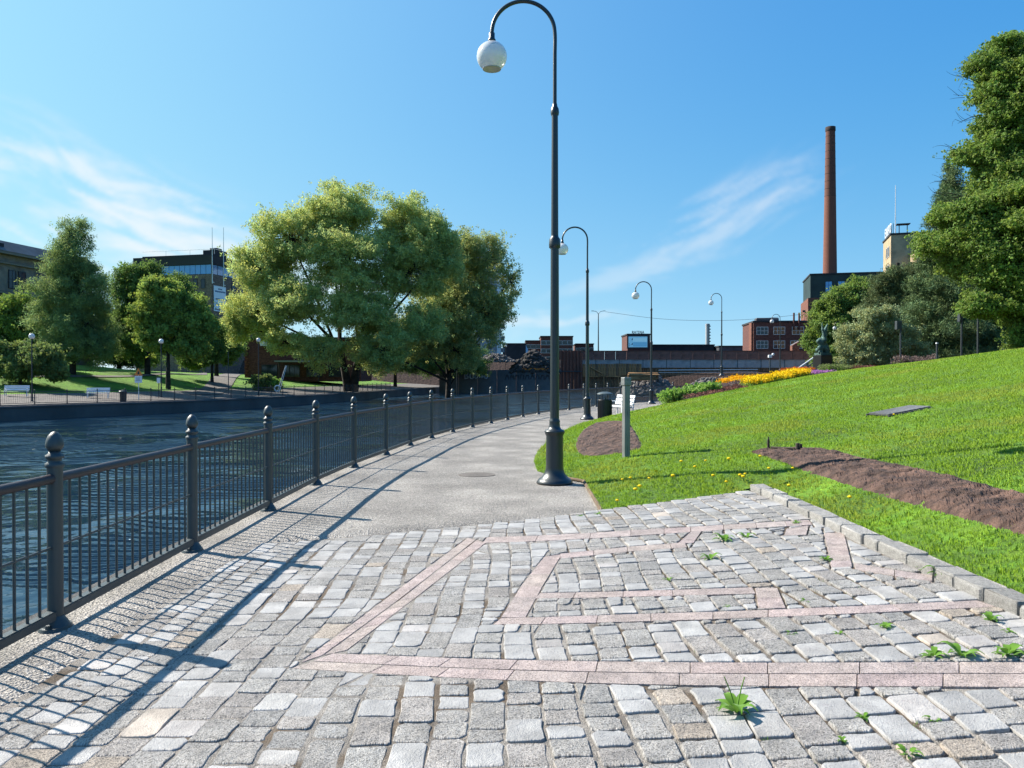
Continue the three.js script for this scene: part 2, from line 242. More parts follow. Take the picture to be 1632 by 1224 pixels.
// path of stone dust along the railing
{
  const zs = []; for (let z = 8; z > -12; z -= 0.4) zs.push(z); for (let z = -12; z >= -57; z -= 0.6) zs.push(z);
  const nv = zs.length - 1, nu = 26;
  structure('gravel_path', grid(nu, nv, (u, v) => { const z = zs[Math.round(v * nv)], a = fenceX(z) - 0.2, b = (z > -9.96 ? 3.1 : pathEdge(z)) + 0.12, x = lerp(a, b, u); let y = 0.006 * (fbm(x / 16 + 0.5, z / 16 + 0.5, 16, 3, 7) - 0.5) * 2; const inn = smooth(0.1, -0.15, farEdge(x) - z - 0.0) * smooth(-2.45, -2.2, x); y -= 0.11 * inn; return [x, y + (inn > 0 ? tp(x) * inn : 0), z]; }), M.gravel);
  // stone edge of the quay under the railing, and its wall
  const n = 160, q = (u) => fenceCurve.getPointAt(u), tq = (u) => fenceCurve.getTangentAt(u);
  const side = (u, o) => { const p = q(u), t = tq(u); return [p.x + t.z * o, p.z - t.x * o]; };     // o > 0: towards the water
  const prof = [[0.16, 0.012], [0.30, 0.006], [0.31, -0.03], [0.31, -0.3], [0.29, -0.31], [0.29, -3]];
  structure('quay_wall', grid(n, prof.length - 1, (u, v) => { const k = prof[Math.round(v * (prof.length - 1))], s = side(u, k[0]); return [s[0], k[1], s[1], u * 80, v * 3]; }), M.quay);
}

// ---------------------------------------------------------------- lawn, beds, edging
{
  const zs = []; for (let z = 6; z > -9.9; z -= 0.35) zs.push(z); zs.push(-9.955); for (let z = -9.965; z > -16; z -= 0.2) zs.push(z); for (let z = -16; z >= -43.2; z -= 0.4) zs.push(z);
  for (const zz of [zs.filter(z => z > -9.96).concat([-9.962]), [-9.962].concat(zs.filter(z => z < -9.962))]) { const nv = zz.length - 1, first = zz[0] > -9; structure('lawn', grid(90, nv, (u, v) => { const z = zz[Math.round(v * nv)], a = first ? KERB + 0.16 : Math.max(pathEdge(z), z < -28.6 ? crestX(z) : -9), b = 62, x = a + (b - a) * Math.pow(u, 2.2); return [x, hLawn(x, z) - 0.012, z]; }), M.lawn); }
  structure('lawn', grid(40, 16, (u, v) => { const x = lerp(1.06, 3.02, u), z = lerp(farEdge(x), -9.97, v); return [x, hLawn(x, z) - 0.012, z]; }), M.lawn);
  const gz = []; for (let z = -27; z >= -64; z -= 0.8) gz.push(z);
  structure('garden_soil', grid(50, gz.length - 1, (u, v) => { const z = gz[Math.round(v * (gz.length - 1))], a = pathEdge(z), x = a + (95 - a) * Math.pow(u, 2.2); const dz = smooth(0, 3, crestX(z) - x + 1.2); return [x, Math.min(hGarden(x, z), hLawn(x, Math.max(z, -43)) - 0.08), z]; }), M.soil);
}
function patch(name, pts, mat, lift, n = 26, rough = 0.03, seed = 1) {      // a flat-ish bed given by its outline on the ground, slightly domed, with crumbs
  const c = pts.reduce((a, p) => a.add(p), V(0, 0, 0)).multiplyScalar(1 / pts.length), R = rng(seed);
  const cl = new THREE.CatmullRomCurve3(pts, true, 'catmullrom', 0.3), ring = cl.getSpacedPoints(90);
  return structure(name, grid(90, n, (u, v) => { const p = ring[Math.round(u * 90) % 90], k = 1 - v, wob = 1 + 0.02 * (R() - 0.5) * (v < 0.02 ? 1 : 0.3); const kk = 1 + 0.02 * (hash2(Math.round(u * 90) % 90, 3, 5) - 0.5), x = lerp(c.x, p.x, k * kk), z = lerp(c.z, p.z, k * kk), e = smooth(0, 0.1, v); return [x, hg(x, z) + lift * e - 0.02 * (1 - e) + rough * 2.2 * (fbm(x / 4 + 0.5, z / 4 + 0.5, 24, 4, 6, 0.7) - 0.5) * e, z]; }), mat);
}
const bed1 = [[917, 716], [918, 700], [930, 684], [950, 674], [972, 670], [1000, 672], [1012, 684], [1024, 706], [1022, 715], [990, 722], [950, 727], [928, 726]].map(p => hit(...p));
patch('planting_bed', bed1, M.soil, 0.02, 44, 0.05, 4);
const bed2 = [[1196, 718], [1240, 712], [1300, 712], [1380, 728], [1460, 744], [1540, 762], [1632, 785]].map(p => hit(...p)).concat([[1800, 828], [1800, 905], [1632, 853], [1540, 827], [1460, 806], [1380, 782], [1300, 757], [1230, 731]].map(p => hit(...p)));
{ // long narrow bed: built as a strip between its two long edges
  const up = new THREE.CatmullRomCurve3(bed2.slice(0, 8)), lo = new THREE.CatmullRomCurve3([bed2[0]].concat(bed2.slice(8).reverse())), R = rng(77);
  structure('planting_bed', grid(420, 48, (u, v) => { const a = up.getPoint(u), b = lo.getPoint(u), x = lerp(a.x, b.x, v), z = lerp(a.z, b.z, v), e = smooth(0, 0.12, v) * smooth(1, 0.88, v) * smooth(0, 0.02, u); return [x + 0.012 * (R() - 0.5), hg(x, z) - 0.015 + 0.025 * e + (0.010 * (R() - 0.5) + 0.075 * (fbm(x / 4 + 0.5, z / 4 + 0.5, 28, 4, 6, 0.7) - 0.5)) * e, z + 0.012 * (R() - 0.5)]; }), M.soil);
}
// timber edging between path and lawn beside the lamp
{
  const e = solo('lawn_edging', [bar(V(1.05, 0.03, -9.3), V(1.08, 0.03, -11.95), 0.03, 4), bar(V(1.08, 0.03, -11.95), V(0.78, 0.03, -12.45), 0.03, 4)], M.wood, 'thin timber edging board between the grey path and the lawn', 'edging');
}

// ---------------------------------------------------------------- cobbled paving
const stones = [];                                                          // {poly, kind}
const bands = [];                                                           // convex quads in plan
{
  const q = (...p) => p.map(k => { const h = hit(...k); return V2(h.x, h.z); });
  const strip = (top, bot, len, seed) => {                                   // a row of slabs between two polylines of pixels
    const T = q(...top), B = q(...bot), R = rng(seed); const L1 = []; let tot = 0; for (let i = 1; i < T.length; i++) { tot += T[i].distanceTo(T[i - 1]); }
    const atP = (P, t) => { const seg = t * (P.length - 1), i = Math.min(P.length - 2, Math.floor(seg)); return P[i].clone().lerp(P[i + 1], seg - i); };
    let t = 0; const list = []; while (t < 1) { const dt = len * (0.8 + 0.4 * R()) / tot; let e = t + dt; if (e > 1 - 0.4 * len / tot) e = 1; list.push([t, e]); t = e; }
    for (const [a, b] of list) { const sk = 0.02; const poly = [atP(T, a), atP(T, b), atP(B, b), atP(B, a)]; bands.push(poly); stones.push({ poly: order(poly), pink: true, R: R() }); }
  };
  // double band along the front
  strip([[530, 1043], [1000, 1056], [1632, 1056], [2000, 1060]], [[497, 1055], [1000, 1073], [1632, 1074], [2000, 1080]], 0.34, 1);
  strip([[494, 1056], [1000, 1074], [1632, 1075], [2000, 1081]], [[462, 1067], [1000, 1092], [1632, 1096], [2000, 1103]], 0.34, 2);
  // double diagonal on the left
  strip([[478, 1058], [608, 960], [745, 858]], [[513, 1046], [635, 957], [758, 861]], 0.34, 3);
  strip([[515, 1046], [637, 957], [760, 861]], [[552, 1038], [664, 952], [774, 866]], 0.34, 4);
  // upper line
  strip([[776, 857], [1000, 846], [1150, 837], [1290, 829]], [[768, 866], [1000, 855], [1150, 845], [1296, 837]], 0.36, 5);
  // inner triangle
  strip([[868, 888], [834, 930], [798, 985]], [[896, 884], [868, 930], [838, 985]], 0.34, 6);
  strip([[893, 883], [1000, 872], [1092, 865]], [[893, 891], [1000, 880], [1096, 873]], 0.36, 7);
  strip([[1104, 846], [1080, 867]], [[1120, 845], [1106, 866]], 0.4, 8);
  strip([[860, 946], [1000, 943], [1200, 937]], [[852, 955], [1000, 952], [1206, 947]], 0.36, 9);
  strip([[798, 986], [1000, 980], [1250, 972], [1560, 958]], [[786, 997], [1000, 992], [1250, 984], [1590, 968]], 0.36, 10);
  strip([[1204, 938], [1210, 971]], [[1240, 938], [1254, 970]], 0.25, 11);
  // right figure
  strip([[1254, 843], [1290, 838], [1310, 850]].slice(0, 2), [[1250, 854], [1286, 853]], 0.36, 12);
  strip([[1314, 850], [1326, 905]], [[1346, 849], [1360, 904]], 0.24, 13);
  strip([[1362, 898], [1420, 908], [1488, 918]], [[1364, 908], [1420, 918], [1488, 927]], 0.34, 14);
}
function order(poly) { let a = 0; for (let i = 0; i < poly.length; i++) { const p = poly[i], n = poly[(i + 1) % poly.length]; a += p.x * n.y - n.x * p.y; } return a < 0 ? poly.slice().reverse() : poly; }
function area(poly) { let a = 0; for (let i = 0; i < poly.length; i++) { const p = poly[i], n = poly[(i + 1) % poly.length]; a += p.x * n.y - n.x * p.y; } return Math.abs(a) / 2; }
function clip(poly, a, b, keepLeft, off = 0) {                              // half-plane left (or right) of a->b
  const nx = -(b.y - a.y), ny = b.x - a.x, l = Math.hypot(nx, ny) || 1, s = keepLeft ? 1 : -1, out = [];
  const d = (p) => s * ((p.x - a.x) * nx + (p.y - a.y) * ny) / l - off;
  for (let i = 0; i < poly.length; i++) { const p = poly[i], n = poly[(i + 1) % poly.length], dp = d(p), dn = d(n); if (dp >= 0) out.push(p); if ((dp >= 0) !== (dn >= 0)) out.push(p.clone().lerp(n, dp / (dp - dn))); }
  return out;
}
function minus(poly, quad, gap) {                                           // convex pieces of poly outside a convex quad
  const Q = order(quad), res = []; let rest = poly;
  for (let i = 0; i < Q.length && rest.length > 2; i++) { const a = Q[i], b = Q[(i + 1) % Q.length]; const outside = clip(rest, a, b, false, gap); if (outside.length > 2) res.push(outside); rest = clip(rest, a, b, true, 0); }
  return rest.length > 2 && area(rest) > 1e-6 ? res : [poly];
}
{
  const R = rng(2024); let x = -2.42, col = 0;
  while (x < KERB - 0.02) {
    let w = 0.158 + 0.026 * R(); if (x + w > KERB - 0.09) w = KERB - 0.004 - x; const x1 = x + w; const zf = farEdge(x + w / 2);
    let z = zf + 0.10 * R() * 0.3; const ph = R() * 6;
    while (z < -1.2) {
      let l = R() < 0.55 ? 0.13 + 0.07 * R() : 0.20 + 0.11 * R(); const j = () => 0.009 * (R() - 0.5);
      const wob = (zz) => 0.022 * Math.sin(zz * 1.7 + x * 1.3) + 0.012 * Math.sin(zz * 4.1 + x * 5);
      const z1 = z + l; let polys = [order([V2(x + wob(z) + j(), z + j()), V2(x1 + wob(z) + j(), z + j() * 2.2), V2(x1 + wob(z1) + j(), z1 + j() * 2.2), V2(x + wob(z1) + j(), z1 + j())])];
      for (const b of bands) { const minx = Math.min(...b.map(p => p.x)) - 0.02, maxx = Math.max(...b.map(p => p.x)) + 0.02, minz = Math.min(...b.map(p => p.y)) - 0.02, maxz = Math.max(...b.map(p => p.y)) + 0.02; if (x1 + 0.05 < minx || x - 0.05 > maxx || z1 < minz || z > maxz) continue; polys = polys.flatMap(p => minus(p, b, 0.004)); }
      for (const p of polys) if (area(p) > 0.0035) stones.push({ poly: p, R: R(), area: area(p) });
      z = z1;
    }
    x = x1; col++;
  }
}
function stoneGeo(s, R, pink) {
  let P = order(s.poly); const c = P.reduce((a, p) => a.add(p), V2(0, 0)).multiplyScalar(1 / P.length);
  const joint = pink ? 0.002 : lerp(0.003, 0.0065, smooth(-1, 2, c.x)) + 0.003 * R(); // inset for the joint
  // inset each side, then cut the corners
  let Q = P; for (let i = 0; i < P.length; i++) Q = clip(Q, P[i], P[(i + 1) % P.length], true, joint);
  if (Q.length < 3) return null;
  const cut = pink ? 0.003 : 0.008 + 0.016 * R(), C = [];
  for (let i = 0; i < Q.length; i++) { const p = Q[i], a = Q[(i + Q.length - 1) % Q.length], b = Q[(i + 1) % Q.length], la = p.distanceTo(a), lb = p.distanceTo(b), k = cut * (0.5 + R()); C.push(p.clone().lerp(a, Math.min(0.4, k / la)), p.clone().lerp(b, Math.min(0.4, k / lb))); if (!pink && lb > 0.06) { const mp = p.clone().lerp(b, 0.35 + 0.3 * R()), j = -0.007 + 0.009 * R(); C.push(mp.add(V2(-(b.y - p.y), b.x - p.x).multiplyScalar(-j / lb))); } }
  const n = C.length, pos = [], uv = [], ix = [], top = pink ? 0.002 : 0.002 + 0.006 * R(), tx = pink ? 0 : 0.025 * (R() - 0.5), tz = pink ? 0 : 0.025 * (R() - 0.5), du = R() * 7, dv = R() * 7;
  const put = (p, y, ins) => { const q = ins ? p.clone().lerp(c, clamp(ins / Math.max(0.03, p.distanceTo(c)), 0, 0.6)) : p; const yy = tp(q.x) + y + (y > -0.03 ? tx * (q.x - c.x) + tz * (q.y - c.y) : 0); pos.push(q.x - c.x, yy, q.y - c.y); uv.push(q.x + du, q.y + dv + y); };
  const bev = pink ? 0.002 : 0.005 + 0.004 * R();
  for (const p of C) put(p, -0.06, 0);
  for (const p of C) put(p, top - bev * 1.2, 0);
  for (const p of C) put(p, top + (pink ? 0 : 0.003 * (R() - 0.5)), bev * 1.2);
  put(c, top + (pink ? 0.0005 : 0.004 * R()), 0);
  for (let r = 0; r < 2; r++) for (let i = 0; i < n; i++) { const a = r * n + i, b = r * n + (i + 1) % n; ix.push(a, a + n, b + n, a, b + n, b); }
  for (let i = 0; i < n; i++) ix.push(2 * n + i, 3 * n, 2 * n + (i + 1) % n);
  const g = new THREE.BufferGeometry(); g.setAttribute('position', new THREE.Float32BufferAttribute(pos, 3)); g.setAttribute('uv', new THREE.Float32BufferAttribute(uv, 2)); g.setIndex(ix); g.computeVertexNormals();
  // make sure faces look up
  if (g.attributes.normal.getY(3 * n) < 0) { for (let i = 0; i < ix.length; i += 3) { const t = ix[i]; ix[i] = ix[i + 1]; ix[i + 1] = t; } g.setIndex(ix); g.computeVertexNormals(); }
  const nn = g.attributes.normal; for (let i = 2 * n; i <= 3 * n; i++) { const j = pink ? 0.02 : 0.06, v = V(-tx + j * (R() - 0.5), 1, -tz + j * (R() - 0.5)).normalize(); nn.setXYZ(i, v.x, v.y, v.z); }
  let col; const k = 0.91 + 0.18 * R();
  if (pink) col = [0.58 * k, 0.47 * k, 0.43 * k].map(v => v * (0.98 + 0.04 * R()));
  else { const t = R(); col = t < 0.42 ? [0.435, 0.42, 0.40] : t < 0.78 ? [0.48, 0.455, 0.425] : t < 0.92 ? [0.465, 0.43, 0.40] : t < 0.982 ? [0.51, 0.49, 0.46] : [0.54, 0.46, 0.38]; col = col.map(v => v * k); g.userData.smooth = R() < (t < 0.42 ? 0.8 : 0.15); }
  const cc = new Float32Array((3 * n + 1) * 3); for (let i = 0; i <= 3 * n; i++) cc.set(col, i * 3); g.setAttribute('color', new THREE.BufferAttribute(cc, 3));
  g.userData.c = c; return g;
}
{
  const bedGeo = grid(140, 200, (u, v) => { const x = lerp(-2.46, KERB + 0.02, u), z = lerp(-0.8, farEdge(x) - 0.03, v); return [x, tp(x) - lerp(0.0015, 0.011, smooth(-0.5, 1.6, x)) + 0.007 * (fbm(x / 8 + 0.5, z / 8 + 0.5, 40, 3, 5) - 0.5), z]; });
  { const p = bedGeo.attributes.position, c = new Float32Array(p.count * 3); for (let i = 0; i < p.count; i++) { const x = p.getX(i), z = p.getZ(i), n = fbm(x / 8 + 0.5, z / 8 + 0.5, 18, 4, 33) + 0.12 * smooth(-0.5, 1.5, x) - 0.10, k = smooth(0.49, 0.60, n); c.set([lerp(1, 0.50, k), lerp(1, 0.41, k), lerp(1, 0.32, k)], i * 3); } bedGeo.setAttribute('color', new THREE.BufferAttribute(c, 3)); M.jointBed.vertexColors = true; }
  const paving = structure('cobbled_paving', bedGeo, M.jointBed);
  const R = rng(99), vis = (p) => { const d = -p.y; return d > 2.9 && Math.abs(p.x / d * F) < 830 ? 1 / (d * d * d) : -1; };
  const cob = stones.filter(s => !s.pink), pinks = stones.filter(s => s.pink);
  for (const s of cob) { s.c = s.poly.reduce((a, p) => a.add(p), V2(0, 0)).multiplyScalar(1 / s.poly.length); s.score = vis(s.c) * s.area; }
  cob.sort((a, b) => b.score - a.score);
  const rest = { rough: [], smooth: [] };
  cob.forEach((s, i) => {
    const g = stoneGeo(s, R, false); if (!g) return;
    if (i < 300) { const m = part('cobblestone', g, g.userData.smooth ? M.stoneSmooth : M.stoneRough, paving); m.position.set(g.userData.c.x, 0, g.userData.c.y); }
    else (g.userData.smooth ? rest.smooth : rest.rough).push(g.translate(g.userData.c.x, 0, g.userData.c.y));
  });
  for (const k of ['rough', 'smooth']) { const m = part(k === 'rough' ? 'rough_cobblestones' : 'smooth_cobblestones', rest[k], k === 'rough' ? M.stoneRough : M.stoneSmooth, paving); m.userData.kind = 'stuff'; }
  for (const s of pinks) { const g = stoneGeo(s, R, true); if (!g) continue; const m = part('pink_paver', g, M.pink, paving); m.position.set(g.userData.c.x, 0, g.userData.c.y); }
  // kerb of granite blocks on the right
  const kerb = new THREE.Group(); kerb.name = 'granite_kerb'; kerb.userData.kind = 'structure'; scene.add(kerb);
  let z = -9.98; const Rk = rng(5);
  while (z < -1.5) { const l = 0.26 + 0.22 * Rk(), w = 0.165 + 0.02 * Rk(), h = 0.26; const g = rbox(w, h, l - 0.012, 0.016); const p = g.attributes.position; for (let i = 0; i < p.count; i++) p.setXYZ(i, p.getX(i) + 0.012 * (hash2(Math.round(p.getX(i) * 300), Math.round(p.getZ(i) * 90), 7) - 0.5), p.getY(i) + 0.014 * (hash2(Math.round(p.getZ(i) * 200), Math.round(p.getX(i) * 300), 9) - 0.5), p.getZ(i)); g.computeVertexNormals(); const k = 0.85 + 0.3 * Rk(), cc = new Float32Array(p.count * 3); for (let i = 0; i < p.count; i++) cc.set([0.62 * k, 0.60 * k, 0.57 * k], i * 3); g.setAttribute('color', new THREE.BufferAttribute(cc, 3)); const m = part('kerb_stone', g, M.stoneRough, kerb); m.position.set(KERB + 0.09 + 0.015 * (Rk() - 0.5), tp(KERB) + 0.075 - h / 2 + 0.012 * (Rk() - 0.5), z + l / 2); m.rotation.set(0.02 * (Rk() - 0.5), 0.06 * (Rk() - 0.5), 0.04 * (Rk() - 0.5)); z += l; }
}

// ---------------------------------------------------------------- grass, weeds
function instanced(name, geo, mat, mats, cols, parent = scene) { const m = new THREE.InstancedMesh(geo, mat, mats.length); mats.forEach((k, i) => m.setMatrixAt(i, k)); if (cols) cols.forEach((c, i) => m.setColorAt(i, c)); m.name = name; m.castShadow = m.receiveShadow = true; m.userData.kind = 'stuff'; parent.add(m); return m; }
function bladeGeo(n, h, w, spread, R) {
  const p = [], nn = [], ix = [];
  for (let k = 0; k < n; k++) { const a = R() * 6.283, o = R() * spread, b = R() * 6.283, x = Math.cos(b) * o, z = Math.sin(b) * o, hh = h * (0.6 + 0.6 * R()), lean = 0.5 * R() * hh, cx = Math.cos(a), cz = Math.sin(a), i = p.length / 3; p.push(x - cz * w, 0, z + cx * w, x + cz * w, 0, z - cx * w, x - cz * w * 0.6 + cx * lean * 0.4, hh * 0.6, z + cx * w * 0.6 + cz * lean * 0.4, x + cz * w * 0.6 + cx * lean * 0.4, hh * 0.6, z - cx * w * 0.6 + cz * lean * 0.4, x + cx * lean, hh, z + cz * lean); for (let q = 0; q < 5; q++) nn.push(cx * 0.5, 0.85, cz * 0.5); ix.push(i, i + 1, i + 3, i, i + 3, i + 2, i + 2, i + 3, i + 4); }
  const g = new THREE.BufferGeometry(); g.setAttribute('position', new THREE.Float32BufferAttribute(p, 3)); g.setAttribute('normal', new THREE.Float32BufferAttribute(nn, 3)); g.setIndex(ix); return g;
}
const inBed = (() => { const polys = [bed1, bed2]; return (x, z) => polys.some(P => { let c = false; for (let i = 0, j = P.length - 1; i < P.length; j = i++) if ((P[i].z > z) !== (P[j].z > z) && x < (P[j].x - P[i].x) * (z - P[i].z) / (P[j].z - P[i].z) + P[i].x) c = !c; return c; }); })();
{
  const R = rng(314), mats = [], cols = [], m4 = new THREE.Matrix4(), q = new THREE.Quaternion(), e = new THREE.Euler();
  const sow = (z0, z1, dens, sc, xmax) => { const nrow = Math.round((z0 - z1) * 4); for (let r = 0; r < nrow; r++) { const zz = lerp(z0, z1, r / nrow), a = (zz < -9 ? 1.07 : xL(zz)) + 0.02, b = Math.min(xmax, (-zz) * 0.68 + 0.6); if (b < a) continue; const n = Math.round((b - a) * 0.25 * dens); for (let k = 0; k < n; k++) { const z = zz - R() * 0.25, x = lerp(Math.max(z < -9 ? pathEdge(z) : xL(z), z < -28.6 ? crestX(z) : -9) + 0.01, b, R()); if (inBed(x, z) || (x < KERB + 0.17 && z > farEdge(Math.min(x, 3)) - 0.01)) continue; const cl = fbm(x / 32 + 0.5, z / 32 + 0.5, 64, 3, 8); const s = sc * (0.75 + 0.5 * R()) * (0.7 + 0.6 * cl); m4.compose(V(x, hLawn(x, z) - 0.014, z), q.setFromEuler(e.set(0.15 * (R() - 0.5), R() * 6.283, 0.15 * (R() - 0.5))), V(s, s * (0.8 + 0.4 * R()), s)); mats.push(m4.clone()); const y = R(); const dry = smooth(0.54, 0.66, fbm(x / 32 + 0.5, z / 32 + 0.5, 20, 4, 77)); cols.push(rgb(0.75 + 0.45 * y * (0.6 + cl * 0.6) + 0.25 * dry, 0.8 + 0.3 * y, 0.7 + 0.4 * R() + 0.6 * dry)); } } };
  sow(-4, -10, 520, 1, 20); sow(-10, -16, 380, 1.1, 20); sow(-16, -24, 170, 1.35, 24); sow(-24, -43, 60, 1.6, 40);
  instanced('lawn_grass', bladeGeo(8, 0.027, 0.0035, 0.045, rng(9)), L.grass, mats, cols).userData.label = 'short mown green grass of the sloping lawn';
}
function rosetteGeo(R, n, len, up) { // leaves of a dandelion-like weed
  const list = []; for (let k = 0; k < n; k++) { const a = k / n * 6.283 + R() * 0.6, l = len * (0.6 + 0.6 * R()), w = l * 0.16, u = up * (0.5 + R()); const g = grid(2, 5, (s, t) => { const prof = Math.sin(Math.PI * Math.pow(t, 0.8)) * (1 + 0.35 * Math.sin(t * 22)) + 0.12, x = l * t, y = u * Math.sin(t * 2.2) * l * 0.6 - 0.1 * l * t * t + Math.abs(s - 0.5) * w * 0.5, zz = (s - 0.5) * 2 * w * prof; return [x, y + 0.004, zz]; }); list.push(g.rotateY(a)); }
  return merge(list);
}
{
  const R = rng(55), rg = [0, 1, 2].map(k => rosetteGeo(rng(60 + k), 9 + k * 2, 0.10, 0.75)); let n = 0;
  const big = [[1175, 1138, 1.25, true], [1155, 862, 1.0], [1190, 857, 0.8], [1132, 892, 0.9], [1318, 893, 0.6], [1506, 920, 1.15], [1424, 880, 0.6], [1472, 909, 0.5], [1580, 989, 0.75], [1534, 1047, 1.0], [1490, 1048, 0.7], [1608, 1046, 1.0], [1412, 1002, 0.65], [1378, 1145, 0.4], [1450, 1205, 0.55], [1345, 1182, 0.35], [1262, 1012, 0.4], [1285, 960, 0.4], [1490, 1150, 0.4], [1610, 1008, 0.4], [925, 823, 0.45], [953, 820, 0.5], [1340, 1012, 0.4], [1065, 925, 0.4], [1160, 968, 0.35], [1270, 834, 0.5], [1312, 832, 0.5]];
  for (const [px, py, s, stalk] of big) {
    const p = hit(px, py); const t = thing('weed', stalk ? 'large dandelion weed with tall bare stalks in the cobble joints' : 'small leafy weed sprouting from a joint of the cobbles', 'weed', [p.x, p.y - 0.012, p.z], R() * 6, stalk ? undefined : 'weeds in the paving joints');
    t.scale.setScalar(s); part('leaves', rg[n++ % 3], L.weed, t);
    if (stalk) for (const a of [0.3, 2.0]) part('stalk', taper([V(0, 0, 0), V(0.02 * Math.cos(a), 0.07, 0.02 * Math.sin(a)), V(0.05 * Math.cos(a), 0.13, 0.05 * Math.sin(a))], 0.003, 0.002, 6, 5), L.weed, t);
  }
  // moss and fine grass in the joints on the right
  const mats = [], cols = [], m4 = new THREE.Matrix4(), q = new THREE.Quaternion(), e = new THREE.Euler();
  for (let k = 0; k < 2600; k++) { const x = -0.2 + 3.1 * Math.pow(R(), 0.6), z = -3 - 6.6 * R(); if (!inPaving(x, z)) continue; const cl = fbm(x / 8 + 0.5, z / 8 + 0.5, 16, 3, 12); if (cl < 0.52) continue; const s = 0.25 + 0.4 * R(); m4.compose(V(x, tp(x) - 0.026, z), q.setFromEuler(e.set(0, R() * 6.28, 0)), V(s, s, s)); mats.push(m4.clone()); const b = R(); cols.push(b < 0.45 ? rgb(0.9, 0.35, 1.6) : rgb(0.8 + 0.3 * b, 0.8 + 0.2 * b, 1)); }
  instanced('joint_moss', bladeGeo(9, 0.05, 0.005, 0.05, rng(10)), L.weed, mats, cols).userData.label = 'fine moss and grass in the cobble joints';
  // dandelions in the lawn
  const head = new THREE.SphereGeometry(0.022, 8, 5).scale(1, 0.55, 1).translate(0, 0.075, 0), stem = cyl(0.003, 0.003, 0.07, 0, 0, 0, 5);
  const spots = [[992, 771], [1013, 791], [1020, 786], [1072, 766], [1073, 769], [1005, 770], [1035, 770], [1086, 744], [1125, 741], [1137, 767], [1158, 776], [1180, 767], [1188, 763], [1185, 768], [1212, 735], [1226, 755], [1258, 783], [1264, 753], [1425, 666], [1162, 741], [1108, 752], [1046, 760], [984, 806], [1355, 803]];
  for (const [px, py] of spots) { const p = hit(px, py); const t = thing('dandelion', 'yellow dandelion flower in the lawn beside the cobbles', 'flower', [p.x, p.y - 0.01, p.z], 0, 'dandelions in the lawn'); t.scale.setScalar(0.9 + 0.5 * R()); part('flower_head', head, L.yellow, t); part('stem', stem, L.weed, t); }
}

// ---------------------------------------------------------------- riverside railing
{
  const rl = thing('riverside_railing', 'grey-green iron railing with acorn finials along the water beside the path', 'railing');
  const postGeo = lathe([[0.0, 0.0], [0.052, 0.0], [0.052, 0.03], [0.047, 0.05], [0.047, 1.02], [0.056, 1.03], [0.056, 1.05], [0.040, 1.06], [0.040, 1.075], [0.055, 1.085], [0.055, 1.10], [0.036, 1.115], [0.034, 1.13], [0.0, 1.13]], 18);
  const finGeo = lathe([[0.0, 1.13], [0.036, 1.13], [0.050, 1.15], [0.054, 1.165], [0.050, 1.195], [0.038, 1.225], [0.018, 1.247], [0.0, 1.252]], 18);
  const flangeGeo = merge([new THREE.CylinderGeometry(0.115, 0.125, 0.022, 20).scale(1, 1, 0.72).translate(0, 0.011, 0), lathe([[0.085, 0.022], [0.07, 0.05], [0.056, 0.07], [0.05, 0.085]], 18)]);
  const boltGeo = [-0.088, 0.088].map(x => cyl(0.016, 0.014, 0.022, x, 0.022, 0, 6));
  const len = fenceCurve.getLength(), step = 2.245; const pts = fenceCurve.getSpacedPoints(1200); let acc = 0; const cum = [0]; for (let i = 1; i < pts.length; i++) { acc += pts[i].distanceTo(pts[i - 1]); cum.push(acc); }
  const s0 = cum[pts.findIndex(p => p.z <= -5.02)]; let nb = 0; const farB = [];
  const pos = (s) => fenceCurve.getPointAt(clamp(s / len, 0, 1));
  for (let k = -5; k < 34; k++) {
    const s = s0 + k * step; if (s < 0 || s > len - step) continue; const a = pos(s), b = pos(s + step), yaw = Math.atan2(-(b.z - a.z), b.x - a.x);
    const behind = a.z > 1.5; const p = part('post', postGeo, M.iron, rl); p.position.copy(a); p.rotation.y = yaw; part('finial', finGeo, M.iron, p); part('base_flange', flangeGeo, M.iron, p); for (const bg of boltGeo) part('bolt', bg, M.iron, p);
    const dir = b.clone().sub(a).normalize(), A = a.clone().addScaledVector(dir, 0.045), B = b.clone().addScaledVector(dir, -0.045), up = (v, y) => v.clone().setY(y);
    part('handrail', bar(up(A, 0.955), up(B, 0.955), 0.031, 12), M.rail, rl);
    part('middle_rail', bar(up(A, 0.52), up(B, 0.52), 0.009, 6), M.iron, rl);
    const br = part('bottom_rail', box(A.distanceTo(B), 0.012, 0.05), M.iron, rl); br.position.copy(up(A.clone().lerp(B, 0.5), 0.115)); br.rotation.y = yaw;
    const lip = part('bottom_rail', box(A.distanceTo(B), 0.05, 0.008), M.iron, rl); lip.position.copy(up(A.clone().lerp(B, 0.5), 0.09)); lip.rotation.y = yaw; lip.translateZ(0.027);
    for (let j = 1; j <= 16; j++) { const c = A.clone().lerp(B, j / 17); const g = cyl(0.0095, 0.0095, 0.81, 0, 0, 0, 7); if (c.z < 0.5 && nb < 300) { const m = part('baluster', g, M.iron, rl); m.position.set(c.x, 0.12, c.z); nb++; } else farB.push(cyl(0.0095, 0.0095, 0.81, c.x, 0.12, c.z, 5)); }
  }
  part('far_balusters', farB, M.iron, rl).userData.kind = 'stuff';
}

